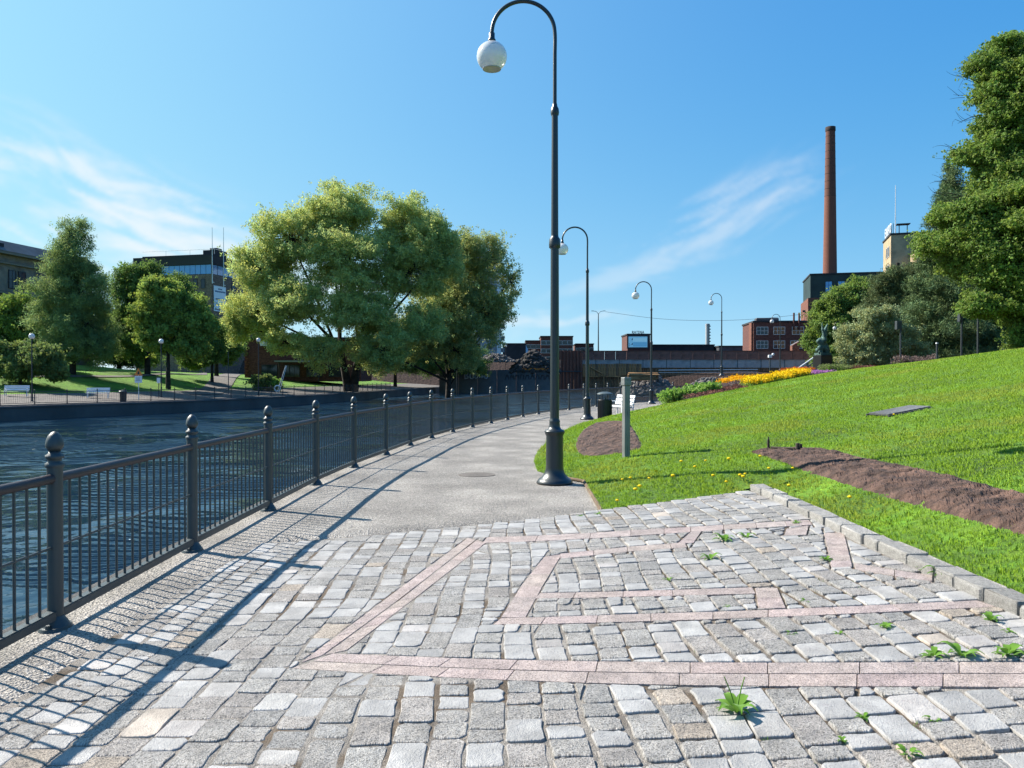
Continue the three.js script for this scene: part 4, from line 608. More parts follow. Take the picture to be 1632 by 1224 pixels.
// statue
{
  const d = 52, x = PX(1311, d), y0 = hGarden(x, -d);
  const t = thing('bronze_statue', 'green bronze statue of a crouching figure with raised wings on dark pedestal', 'statue', [x, y0, -d], 0.25);
  part('pedestal', [rbox(0.86, 1.30, 0.86, 0.02, 0, 0.67, 0), rbox(1.06, 0.14, 1.06, 0.02, 0, 0.07, 0)], M.granite, t);
  part('plinth', rbox(0.8, 0.16, 0.72, 0.03, 0, 1.40, 0), M.bronze, t);
  const J = { hip: [0.18, 1.75, 0, .24], waist: [0.10, 1.95, 0, .20], chest: [-0.08, 2.2, 0, .25], neck: [-0.22, 2.32, 0.02, .11], head: [-0.36, 2.22, 0.05, .14], kneeL: [-0.34, 1.80, 0.16, .13], footL: [-0.22, 1.50, 0.18, .09], toeL: [-0.42, 1.50, 0.2, .07], kneeR: [-0.26, 1.66, -0.16, .13], footR: [0.25, 1.52, -0.2, .09], shL: [0.0, 2.32, 0.2, .13], w1: [-0.02, 2.62, 0.16, .10], w2: [-0.10, 3.0, 0.12, .07], w3: [-0.12, 3.42, 0.1, .03], shR: [0.06, 2.30, -0.16, .14], v1: [0.24, 2.60, -0.14, .15], v2: [0.26, 2.95, -0.12, .13], v3: [0.42, 3.36, -0.08, .04], drape: [0.28, 1.58, 0.05, .2] };
  const B = [['hip', 'waist'], ['waist', 'chest'], ['chest', 'neck'], ['neck', 'head'], ['hip', 'kneeL'], ['kneeL', 'footL'], ['footL', 'toeL'], ['hip', 'kneeR'], ['kneeR', 'footR'], ['chest', 'shL'], ['shL', 'w1'], ['w1', 'w2'], ['w2', 'w3'], ['chest', 'shR'], ['shR', 'v1'], ['v1', 'v2'], ['v2', 'v3'], ['hip', 'drape']];
  const size = 72, mc = new MarchingCubes(size, new THREE.MeshBasicMaterial(), false, false, 200000), half = size / 2, c = [0, 2.45, 0], sc = 1.08;
  const seg = (p, a, b) => { let t = ((p[0] - a[0]) * (b[0] - a[0]) + (p[1] - a[1]) * (b[1] - a[1]) + (p[2] - a[2]) * (b[2] - a[2])) / ((b[0] - a[0]) ** 2 + (b[1] - a[1]) ** 2 + (b[2] - a[2]) ** 2 + 1e-9); t = clamp(t, 0, 1); return Math.hypot(p[0] - lerp(a[0], b[0], t), p[1] - lerp(a[1], b[1], t), p[2] - lerp(a[2], b[2], t)) - lerp(a[3], b[3], t); };
  for (let k = 0; k < size; k++) for (let j = 0; j < size; j++) for (let i = 0; i < size; i++) { const p = [c[0] + (i - half) / half * sc, c[1] + (j - half) / half * sc, c[2] + (k - half) / half * sc]; let acc = 0; for (const [a, b] of B) acc += Math.exp(-seg(p, J[a], J[b]) * 34); mc.field[i + j * size + k * size * size] = Math.log(Math.max(acc, 1e-9)) / 34; }
  mc.isolation = 0; mc.update(); const n = mc.count, g = new THREE.BufferGeometry(); const ps = Float32Array.from(mc.positionArray.slice(0, n * 3)), nm = Float32Array.from(mc.normalArray.slice(0, n * 3)); for (let i = 0; i < n; i++) { ps[i * 3] = ps[i * 3] * sc + c[0]; ps[i * 3 + 1] = ps[i * 3 + 1] * sc + c[1]; ps[i * 3 + 2] = ps[i * 3 + 2] * sc + c[2]; }
  g.setAttribute('position', new THREE.BufferAttribute(ps, 3)); g.setAttribute('normal', new THREE.BufferAttribute(nm, 3)); g.setAttribute('uv', new THREE.BufferAttribute(new Float32Array(n * 2).map((_, i) => ps[(i >> 1) * 3 + (i & 1)]), 2)); part('figure', g, M.bronze, t);
}
// box-headed park lamps and short posts behind the lawn crest
function boxLamp(px, pyTop, d, label, headW = 0.30) { const x = PX(px, d), y0 = hGarden(x, -d) - 0.1, h = PY(pyTop, d) - y0; const t = thing('box_head_lamp', label, 'lamp post', [x, y0, -d]); part('pole', cyl(0.055, 0.045, h - 0.1, 0, 0, 0, 10), M.pole, t); part('lamp_head', rbox(headW, 0.5, 0.28, 0.02, -headW * 0.45, h - 0.28, 0), M.pole, t); return t; }
boxLamp(1435, 511, 47, 'dark box-headed lamp post beside the silvery willow bush');
boxLamp(1532, 499, 48, 'slim box-headed lamp post in front of the conifers', 0.2);
boxLamp(1558, 462, 46, 'tall box-headed lamp post beside the elm', 0.26);
{ const d = 47, x = PX(1493, d), y0 = hGarden(x, -d) - 0.1; const t = thing('bollard_light', 'short grey bollard light among brownish shrubs', 'bollard', [x, y0, -d]); part('post', cyl(0.06, 0.055, PY(548, d) - y0, 0, 0, 0, 10), M.pole, t); part('cap', cyl(0.085, 0.07, 0.08, 0, PY(548, d) - y0, 0, 10), M.whiteMetal, t); }

bench(onFar(26, 63), 0.35, 'white bench at the edge of the far walkway under the weeping shrub');
bench(onFar(156, 66), 0.35, 'white bench on the far walkway beside the dark bin');
function globeLamp(px, d, pyTop, label) { const p = onFar(px, d), h = PY(pyTop, d) - p[1]; const t = thing('globe_lamp', label, 'street lamp', p); part('pole', lathe([[0.10, 0], [0.10, 0.05], [0.07, 0.12], [0.06, 0.9], [0.045, 0.95], [0.04, h - 0.25]], 12), M.frameDark, t); part('globe', new THREE.SphereGeometry(0.22, 18, 12).translate(0, h - 0.05, 0), M.opal, t); part('collar', cyl(0.07, 0.09, 0.08, 0, h - 0.30, 0, 10), M.frameDark, t); }
globeLamp(51, 60, 535, 'globe lamp beside the weeping shrub on the far walkway'); globeLamp(257, 71, 543, 'globe lamp in front of the bright maple'); globeLamp(412, 83, 541, 'globe lamp in front of the brick pavilion'); globeLamp(728, 128, 548, 'distant globe lamp under the dark olive tree'); globeLamp(806, 150, 551, 'globe lamp beside the demolition heap');
{
  let p = onFar(196, 64); const b = thing('far_bin', 'dark bin with grey lid on the far walkway', 'litter bin', p); part('body', cyl(0.24, 0.27, 0.8, 0, 0, 0, 16), M.blackBin, b); part('lid', lathe([[0.31, 0.80], [0.31, 0.84], [0.15, 0.92], [0, 0.94]], 16), M.binLid, b);
  p = onFar(221, 67); const s = thing('warning_sign', 'orange triangle warning sign above a white panel on a pole', 'sign', p); part('pole', cyl(0.03, 0.03, 2.55, 0, 0, 0, 8), M.whiteMetal, s); const tri = new THREE.Shape([V2(-0.36, 0), V2(0.36, 0), V2(0, 0.62)]); const tp2 = part("triangle", new THREE.ExtrudeGeometry(tri, { depth: 0.02, bevelEnabled: false }).translate(0, 2.05, 0.04), M.signOrange, s); const wk = part('symbol', new THREE.ExtrudeGeometry(new THREE.Shape([V2(-0.08, 0.1), V2(0.1, 0.1), V2(0.05, 0.36), V2(-0.02, 0.36)]), { depth: 0.006, bevelEnabled: false }).translate(0, 2.05, 0.062), M.frameDark, tp2); part('panel', rbox(0.62, 0.58, 0.02, 0.008, 0, 1.72, 0.04), M.whitePaint, s); part('text_lines', [0, 1, 2].map(k => box(0.4 - 0.1 * (k % 2), 0.03, 0.004, -0.03, 1.84 - k * 0.1, 0.053)), M.frameDark, s);
  p = onFar(253, 70); const n = thing('notice_post', 'small white notice on a dark post by the far walkway', 'sign', p); part('post', cyl(0.035, 0.035, 1.9, 0, 0, 0, 8), M.frameDark, n); part('notice', rbox(0.3, 0.46, 0.02, 0.006, 0, 1.55, 0.045), M.whitePaint, n);
  p = onFar(364, 82); const g = thing('flag_mast', 'thin grey mast beside the sloping far path', 'pole', p); part('pole', cyl(0.05, 0.03, PY(560, 82) - p[1], 0, 0, 0, 8), M.pole, g);
  // life-saving ladder frame leaning on the lawn railing and small shrubs
  const a = onFar(441, 89), t = thing('lifebuoy_stand', 'lifebuoy ring hung below two leaning white poles', 'lifebuoy', a); part('pole', bar(V(0, 0, 0), V(0.9, 3.1, -0.4), 0.03, 6), M.whiteMetal, t); part('pole', bar(V(0.25, 0, 0), V(1.0, 3.1, -0.4), 0.03, 6), M.whiteMetal, t); part('ring', new THREE.TorusGeometry(0.32, 0.07, 8, 20).translate(0.1, 0.55, 0.1), M.whitePaint, t);
  for (const [px, d, s, lb] of [[418, 92, 1, 'small clipped shrub on the lawn before the brick pavilion'], [436, 93, 0.8, 'pale young shrub beside the clipped shrub']]) { const q = onFar(px, d); tree({ name: 'small_shrub', label: lb, cat: 'shrub', pos: q, seed: 40 + px, trunk: [0.4, 0.06], n: 900, clusters: 10, leaf: leafMid, mat: s === 1 ? L.shrub : L.fresh, blobs: [[0, 0.9 * s, 0, 1.2 * s, 0.9 * s, 1, 1]], floor: 0.05 }); }
}

// ---------------------------------------------------------------- buildings
function windowPart(parent, x, y, z, w, h, turn, o = {}) {                    // frame with mullions as a part, pane behind as its sub-part
  const b = o.b ?? 0.09, fr = [box(w + 2 * b, b, 0.12, 0, h / 2 + b / 2, 0), box(w + 2 * b, b, 0.12, 0, -h / 2 - b / 2, 0), box(b, h, 0.12, -w / 2 - b / 2, 0, 0), box(b, h, 0.12, w / 2 + b / 2, 0, 0)];
  for (let k = 1; k < (o.nx || 1); k++) fr.push(box(b * 0.7, h, 0.08, -w / 2 + k * w / o.nx, 0, 0)); for (let k = 1; k < (o.ny || 1); k++) fr.push(box(w, b * 0.7, 0.08, 0, -h / 2 + k * h / o.ny, 0));
  const f = part('window', fr, o.frame || M.frameDark, parent); f.position.set(x, y, z); f.rotation.y = turn; const p = part('pane', new THREE.PlaneGeometry(w, h), o.glass || M.glass, f); p.position.z = 0.02; return f;
}
const uvBox = (w, h, d, x, y, z) => { const g = box(w, h, d, x, y, z), p = g.attributes.position, n = g.attributes.normal, uv = g.attributes.uv; for (let i = 0; i < p.count; i++) uv.setXY(i, Math.abs(n.getX(i)) > 0.5 ? p.getZ(i) : p.getX(i), Math.abs(n.getY(i)) > 0.5 ? p.getZ(i) : p.getY(i)); return g; };
// brown brick office block with a glazed top floor; local origin at its near corner, left front along -x, right front along -z
{
  const d = 170, x0 = PX(338, d), g0 = 0, t = thing('office_block', 'brown brick office block with blue glazed top floor behind the far trees', 'building', [x0, g0, -d], -0.243), top = PY(407, d) - g0, gl = PY(421, d) - g0, g1 = PY(437, d) - g0;
  part('wall', uvBox(19, g1, 26, -9.5, g1 / 2, -13), M.brickBrown, t);
  part('top_storey', uvBox(18.6, gl - g1, 25.6, -9.5, (gl + g1) / 2, -13), M.frameDark, t);
  part('roof', [box(19.6, top - gl, 26.6, -9.5, (top + gl) / 2, -13), box(17, 0.5, 24, -9.5, top + 0.2, -13)], M.roofDark, t);
  part('roof_house', [box(3.4, 2.0, 4, -4.6, top + 1.2, -8), box(1.7, 0.6, 2, -4.4, top + 2.5, -8)], M.roofDark, t);
  part('roof_rail', [bar(V(-18, top + 1.5, -1), V(0, top + 1.5, -1), 0.04, 4), bar(V(0, top + 1.5, -1), V(0, top + 1.5, -25), 0.04, 4), bar(V(0, top + 0.4, -1), V(0, top + 1.5, -1), 0.04, 4), bar(V(-6, top + 0.4, -1), V(-6, top + 1.5, -1), 0.04, 4), bar(V(-12, top + 0.4, -1), V(-12, top + 1.5, -1), 0.04, 4)], M.whiteMetal, t);
  for (let k = 0; k < 14; k++) { const p = part('glazing_panel', box(1.2, gl - g1 - 0.2, 0.08), M.blueGlass, t); p.position.set(-0.8 - k * 1.3, (gl + g1) / 2, -0.12); }
  for (let k = 0; k < 12; k++) { const p = part('glazing_panel', box(0.08, gl - g1 - 0.2, 1.8), M.blueGlass, t); p.position.set(-0.1, (gl + g1) / 2, -1.2 - k * 2.0); }
  for (let r = 0; r < 5; r++) { const y = g1 - 2.0 - r * 2.95; if (y < 2) break; for (let k = 0; k < 9; k++) windowPart(t, -2.1 - k * 1.85, y, 0.06, 0.85, 1.9, 0); for (let k = 0; k < 5; k++) windowPart(t, 0.06, y, -8 - k * 3.2, 1.3, 1.9, Math.PI / 2); }
  const bw = 4.4, by = PY(475, d) - g0, bn = thing('banner', 'white banner with dark lettering on the brown office block', 'banner', [x0, g0, -d], -0.243); const cv = document.createElement('canvas'); cv.width = 170; cv.height = 400; const cx = cv.getContext('2d'); cx.fillStyle = '#dfe9f3'; cx.fillRect(0, 0, 170, 400); cx.fillStyle = '#28466e'; const R = rng(8); const line = (y, h, x0, x1) => { for (let x = x0; x < x1;) { const w = 6 + R() * 7; cx.fillRect(x, y + R() * 3, w * 0.75, h - R() * 4); x += w; } }; line(30, 22, 60, 110); line(70, 26, 15, 155); line(190, 30, 25, 90); line(190, 30, 105, 140); line(280, 28, 28, 88); line(280, 28, 105, 142); line(360, 24, 15, 150); const tx = new THREE.CanvasTexture(cv); tx.colorSpace = THREE.SRGBColorSpace; part('cloth', new THREE.PlaneGeometry(bw, 5.4).rotateY(Math.PI / 2).translate(0.14, by, -0.5 - bw / 2), std({ map: tx, roughness: 0.8, side: THREE.DoubleSide }), bn); part('batten', box(0.06, 0.08, bw + 0.1, 0.12, by + 2.74, -0.5 - bw / 2), M.whiteMetal, bn);
  for (const [px, py, dd, lb] of [[339, 452, 169, 'white flagpole fixed at the corner of the office block'], [357, 457, 172, 'white flagpole above the banner on the office block']]) { const f = thing('flagpole', lb, 'flagpole', [PX(px, dd), PY(py, dd), -dd]); part('pole', cyl(0.10, 0.05, (py - 363) / F * dd, 0, 0, 0, 8), M.whiteMetal, f); part('bracket', box(0.3, 0.12, 0.5, 0.1, 0.3, -0.2), M.whiteMetal, f); }
}
// beige stone house on the left, its long front receding
{
  const d = 92, t = thing('stone_house', 'beige stone house with grey metal roof and paired windows', 'building', [PX(-45, d), 0.5, -d], -0.18), ev = PY(412, 100) - 0.5, rt = PY(377, 100) - 0.5;
  part('wall', uvBox(16, ev, 24, -8, ev / 2, -8), M.stoneWall, t);
  const rs = new THREE.Shape([V2(0.7, ev + 0.35), V2(-1.2, rt - 0.9), V2(-6, rt), V2(-16, rt), V2(-16.5, ev + 0.35)]); part('roof', new THREE.ExtrudeGeometry(rs, { depth: 25, bevelEnabled: false }).translate(0, 0, -20.5), M.roofGrey, t);
  part('cornice', [box(0.9, 0.35, 25, 0.3, ev + 0.17, -8), box(0.4, 0.3, 24.2, 0.15, ev - 1.0, -8), box(0.35, 0.35, 24.2, 0.14, ev - 4.6, -8), box(0.3, 0.3, 24.2, 0.14, ev - 9.0, -8)], M.stoneWall, t);
  for (let r = 0; r < 3; r++) for (let k = 0; k < 4; k++) for (const o of [0, 1.55]) windowPart(t, 0.06, ev - 2.9 - r * 4.4, -1.5 - k * 4.4 - o, 0.95, 2.1, Math.PI / 2, { nx: 2, ny: 2 });
  for (let k = 0; k < 2; k++) part('dormer', box(0.9, 0.8, 1.4, -0.4, ev + 0.9, -4 - k * 9), M.roofDark, t);
}
// pale apartment tower behind the willow, its corner showing beside the leaves
{
  const d = 200, x = PX(799, d), t = thing('apartment_tower', 'pale grey apartment tower behind the large willow', 'building', [x, 2, -d], 0.05), h = PY(405, d) - 2;
  part('wall', uvBox(17, h, 14, -8.5, h / 2, -7), M.paleConcrete, t); part('roof', box(17.6, 0.6, 14.6, -8.5, h + 0.3, -7), M.roofDark, t); part('corner_strip', box(1.0, h, 0.3, -0.6, h / 2, 0.12), M.whiteMetal, t);
  for (let r = 0; r < 9; r++) for (let k = 0; k < 5; k++) windowPart(t, -2.9 - k * 3.0, h - 2.2 - r * 3.0, 0.06, 1.5, 1.5, 0, { frame: M.frameWhite });
  for (let r = 0; r < 9; r++) part('balcony', box(0.9, 1.0, 3, 0.45, h - 3.0 - r * 3.0, -4), M.paleConcrete, t);
}
// dark brick pavilion under the willow with a flat canopy
{
  const d = 128, t = thing('brick_pavilion', 'dark red-brown brick pavilion with flat canopy under the willow', 'building', [PX(390, d), 0.8, -d], 0.0), w = PX(575, d) - PX(390, d), h = PY(541, d) - 0.8;
  part('wall', uvBox(w, h, 10, w / 2, h / 2, -5), M.brickDark, t); part('roof', box(w + 0.6, 0.35, 10.6, w / 2, h + 0.17, -5), M.roofDark, t);
  for (let k = 0; k < 14; k++) part('corner_brick', box(0.5, 0.24, 0.3, 0.25 + (k % 2) * 0.18, 0.3 + k * 0.48, 0.1), M.brickRed, t);
  part('canopy', box(7.5, 0.22, 3.2, 9.5, 3.2, 1.8), M.paleConcrete, t); for (const x of [6.4, 12.6]) part('canopy_post', cyl(0.08, 0.08, 3.1, x, 0, 3.0, 8), M.frameDark, t);
  for (let k = 0; k < 4; k++) windowPart(t, 4 + k * 3.6, 1.7, 0.06, 2.4, 1.8, 0, { nx: 3 }); part('vent_box', box(1.0, 0.7, 0.6, 3.2, h - 0.7, 0.4), M.whiteMetal, t);
}
// graffiti wall, demolition heap and sheet piling left of the bridge
{
  const d = 150, x0 = PX(700, d), x1 = PX(884, d), top = PY(590, d), t = thing('graffiti_wall', 'dark concrete retaining wall with pale graffiti on the far bank', 'wall', [x0, -1.6, -d]);
  const n = 6; for (let k = 0; k < n; k++) part('wall_panel', box((x1 - x0) / n - 0.05, top + 1.6 + (k > 2 ? 0.15 : 0), 0.5, (k + 0.5) * (x1 - x0) / n, (top + 1.6) / 2, 0), M.darkConcrete, t);
  const pale = std({ color: rgb(0.45, 0.47, 0.5), roughness: 0.9 }), R = rng(4);
  const stroke = (ox, oy, pts, m, wd = 0.13) => part('graffiti_stroke', new THREE.TubeGeometry(new THREE.CatmullRomCurve3(pts.map(p => V(ox + p[0], oy + p[1], 0.26))), 12, wd, 4).scale(1, 1, 1), m, t);
  const bx = PX(741, d) - x0, by = PY(604, d) + 1.6; const letters = [[[0, 0], [0.1, 1.2], [0.7, 1.1], [0.2, 0.6], [0.8, 0.4], [0, 0]], [[1, 1.1], [1, 0.2], [1.5, 0.1], [1.6, 1.1]], [[1.9, 0.1], [1.9, 1.1], [2.4, 0.9], [2.3, 0.2], [1.9, 0.1]], [[2.8, 0.2], [2.8, 1], [3.3, 0.2], [3.3, 1]], [[3.8, 0.9], [3.6, 0.3], [4.1, 0.1], [4.2, 0.8], [3.8, 0.9]]];
  for (const l of letters) stroke(bx, by, l, pale, 0.11);
  for (let k = 0; k < 9; k++) { const ox = PX(805, d) - x0 + k * 0.95; stroke(ox, by - 0.1, [[0, 0], [0.15 + 0.3 * R(), 1.0], [0.4, 0.2 + 0.6 * R()], [0.6, 0.9], [0.7, 0]], M.frameDark, 0.09); }
  const R2 = rng(21), m4 = new THREE.Matrix4(), q = new THREE.Quaternion(), e = new THREE.Euler();
  const heap = (name, label, px0, px1, pyTop, pyBase, d, mat, n, seed, s0) => { const R = rng(seed), a = PX(px0, d), b = PX(px1, d), y0 = PY(pyBase, d), H = PY(pyTop, d) - y0, w = b - a, t = thing(name, label, 'rubble', [(a + b) / 2, y0, -d]); part('mound', grid(36, 18, (u, v) => { const x = (u - 0.5) * w, z = (v - 0.5) * w * 0.5, k = Math.max(0, 1 - Math.pow(Math.abs(u - 0.5) * 2, 1.6)) * Math.max(0, 1 - Math.pow(Math.abs(v - 0.5) * 2, 1.6)); return [x, H * k * (0.7 + 0.5 * fbm(u, v, 6, 4, seed)) - 0.15, z]; }), mat, t); const ms = [], cs = []; for (let k = 0; k < n; k++) { const u = R(), v = 0.35 + 0.65 * R(), k2 = Math.max(0, 1 - Math.pow(Math.abs(u - 0.5) * 2, 1.6)) * Math.max(0, 1 - Math.pow(Math.abs(v - 0.5) * 2, 1.6)), s = s0 * (0.4 + R()); m4.compose(V((u - 0.5) * w, H * k2 * (0.7 + 0.5 * fbm(u, v, 6, 4, seed)) - 0.1, (v - 0.5) * w * 0.5), q.setFromEuler(e.set(R() * 6, R() * 6, R() * 6)), V(s, s * 0.8, s * 1.2)); ms.push(m4.clone()); const c = 0.7 + 0.6 * R(); cs.push(rgb(c, c, c)); } instanced('stones', new THREE.IcosahedronGeometry(0.5, 0), mat, ms, cs, t); return t; };
  heap('rubble_heap', 'dark demolition heap above the graffiti wall', 812, 890, 561, 592, 152, M.heapDark, 260, 3, 0.9);
  heap('rubble_heap', 'pale brick rubble strip beside the demolition heap', 758, 822, 563, 576, 151, M.rubble, 200, 5, 0.5);
  heap('gravel_heap', 'grey gravel heap below the timber formwork', 985, 1085, 597, 628, 118, M.rubble, 520, 6, 0.7);
  heap('gravel_heap', 'wide brownish gravel heap under the bridge opening', 1075, 1200, 600, 627, 122, M.rubble, 560, 7, 0.55);
  const ob = thing('steel_beam', 'orange steel beam lying on the graffiti wall', 'beam', [PX(833, d), top + 0.2, -d + 0.3]); part('beam', [box(4.8, 0.06, 0.3, 2.4, 0.15, 0), box(4.8, 0.06, 0.3, 2.4, -0.12, 0), box(4.8, 0.26, 0.05, 2.4, 0.01, 0)], M.orange, ob);
  const ex = thing('timber_pile', 'heap of orange-brown timber on the grey gravel heap', 'timber', [PX(1024, 116), PY(607, 116), -116]); for (let k = 0; k < 9; k++) part('board', bar(V(-2.2 + 0.3 * R2(), 0.1 + 0.12 * k, 0.3 * R2()), V(1.8 + 0.6 * R2(), 0.25 + 0.10 * k, 0.4 * R2()), 0.14, 4), M.formwork, ex);
}
// the bridge under repair
{
  const d = 160, X = (px) => PX(px, d), Y = (py) => PY(py, d), t = thing('bridge', 'concrete and rust-red bridge under repair with timber formwork', 'bridge', [0, 0, -d]);
  const xa = X(893), xb = X(1420), W = xb - xa;
  part('deck', uvBox(W, Y(573) - Y(586), 9, (xa + xb) / 2, (Y(573) + Y(586)) / 2, -4.5), M.paleConcrete, t);
  const n = 30; for (let k = 0; k < n; k++) { part('parapet_panel', box(W / n - 0.06, Y(560) - Y(573), 0.2, xa + (k + 0.5) * W / n, (Y(560) + Y(573)) / 2, 0.1 + 0.015 * (k % 2)), M.rustPanel, t); }
  part('parapet_cap', box(W, 0.18, 0.4, (xa + xb) / 2, Y(560) + 0.05, 0.05), M.rust, t);
  part('girder_joint', Array.from({ length: 14 }, (_, k) => box(0.12, Y(573) - Y(586), 0.06, xa + (k + 0.5) * W / 14, (Y(573) + Y(586)) / 2, 0.03)), M.darkConcrete, t);
  // arch soffit and abutment wall
  const arch = new THREE.Shape(); arch.moveTo(X(915), Y(586)); arch.lineTo(X(1420), Y(586)); arch.lineTo(X(1420), Y(620)); arch.lineTo(X(1330), Y(620)); arch.quadraticCurveTo(X(1290), Y(588), X(1180), Y(592)); arch.quadraticCurveTo(X(1060), Y(592), X(1000), Y(622)); arch.lineTo(X(1000), Y(640)); arch.lineTo(X(915), Y(640));
  part('arch', new THREE.ExtrudeGeometry(arch, { depth: 8, bevelEnabled: false }).translate(0, 0, -8.3), M.formworkDark, t);
  for (let k = 0; k < 26; k++) { const px = 918 + k * 4.1; if (px > 1022) break; part('formwork_board', box(0.44, Y(580 - Math.max(0, k - 14) * 0.35) - Y(599 - Math.max(0, k - 16) * 0.8), 0.12, X(px), (Y(580) + Y(599)) / 2 + Math.max(0, k - 14) * 0.02, 0.15), k % 4 ? M.formwork : M.formworkDark, t); }
  part('formwork_beam', [bar(V(X(940), Y(585), 0.4), V(X(960), Y(596), 0.4), 0.12, 4), box(X(1008) - X(920), 0.2, 0.2, (X(1008) + X(920)) / 2, Y(600), 0.35), box(0.2, Y(600) - Y(622), 0.2, X(962), (Y(600) + Y(622)) / 2, 0.5), box(0.2, Y(600) - Y(622), 0.2, X(938), (Y(600) + Y(622)) / 2, 0.5), box(0.2, Y(600) - Y(622), 0.2, X(985), (Y(600) + Y(622)) / 2, 0.5)], M.formwork, t);
  part('scaffold_rail', [bar(V(X(1048), Y(590), 1.2), V(X(1205), Y(589), 1.2), 0.09, 5), bar(V(X(1048), Y(594), 1.2), V(X(1205), Y(593), 1.2), 0.05, 5)], M.whiteMetal, t);
  part('scaffold_deck', box(X(1205) - X(1048), 0.15, 1.4, (X(1205) + X(1048)) / 2, Y(597), 1.0), M.formworkDark, t);
  part('abutment', box(X(1420) - X(1300), Y(573) + 1.6, 9, (X(1420) + X(1300)) / 2, (Y(573) - 1.6) / 2, -4.6), M.paleConcrete, t);
  structure('far_river_bank', grid(20, 4, (u, v) => [lerp(-60, 120, u), -2 + v * 7.2, -170 - v * 8]), M.soil);
  const s = thing('sheet_piling', 'rusty dark corrugated sheet piling beside the bridge', 'sheet piling', [X(889), -1.6, -d + 1.5]); const m = 14, sw = (X(927) - X(889)) / m; for (let k = 0; k < m; k++) part('sheet_pile', box(sw * 0.98, Y(559) + 1.6, 0.14, (k + 0.5) * sw, (Y(559) + 1.6) / 2, k % 2 ? 0.22 : 0), M.rust, s); part('waler', box(m * sw, 0.25, 0.2, m * sw / 2, (Y(592) + 1.6), 0.38), M.frameDark, s);
  const sl = thing('street_light', 'slender double-armed street light on the bridge', 'street lamp', [X(957), Y(560), -d - 4]); const hh = Y(497) - Y(560); part('pole', cyl(0.14, 0.08, hh, 0, 0, 0, 8), M.pole, sl); for (const k of [-1, 1]) { const a = part('arm', tube([V(0, hh - 0.2, 0), V(k * 0.35, hh + 0.3, 0), V(k * 1.05, hh + 0.5, 0)], 0.05, 10, 6), M.pole, sl); part('lamp_head', box(0.5, 0.1, 0.25, k * 1.2, hh + 0.5, 0), M.pole, a); }
  solo('overhead_wire', [tube([at(965, 497, 164), at(1050, 508, 164), at(1130, 511, 164), at(1210, 508, 164), at(1295, 499, 164)], 0.03, 30, 4)], M.frameDark, 'thin overhead wire strung above the bridge', 'wire');
  const st = thing('stair_handrail', 'metal stair handrails rising left of the statue', 'handrail', [0, 0, -62]); part('rail', bar(V(PX(1268, 62), PY(590, 62), 0), V(PX(1302, 62), PY(566, 62), 0), 0.06, 6), M.whiteMetal, st); part('rail', bar(V(PX(1270, 62), PY(596, 62), 0), V(PX(1302, 62), PY(574, 62), 0), 0.05, 6), M.pole, st); for (const [px, a, b] of [[1270, 588, 602], [1286, 578, 602], [1300, 568, 602]]) part('baluster', bar(V(PX(px, 62), PY(b, 62), 0), V(PX(px, 62), PY(a, 62), 0), 0.04, 6), M.pole, st);
  const cm = thing('security_camera', 'small grey floodlight on a thin pole beside the flower clumps', 'floodlight', [PX(1227, 56), 1.5, -56]); part('pole', cyl(0.04, 0.04, PY(570, 56) - 1.5, 0, 0, 0, 8), M.pole, cm); part('lamp_head', [rbox(0.24, 0.2, 0.24, 0.03, 0, PY(568, 56) - 1.5, 0), new THREE.SphereGeometry(0.1, 10, 8).translate(0.22, PY(565, 56) - 1.5, 0)], M.whiteMetal, cm);
}
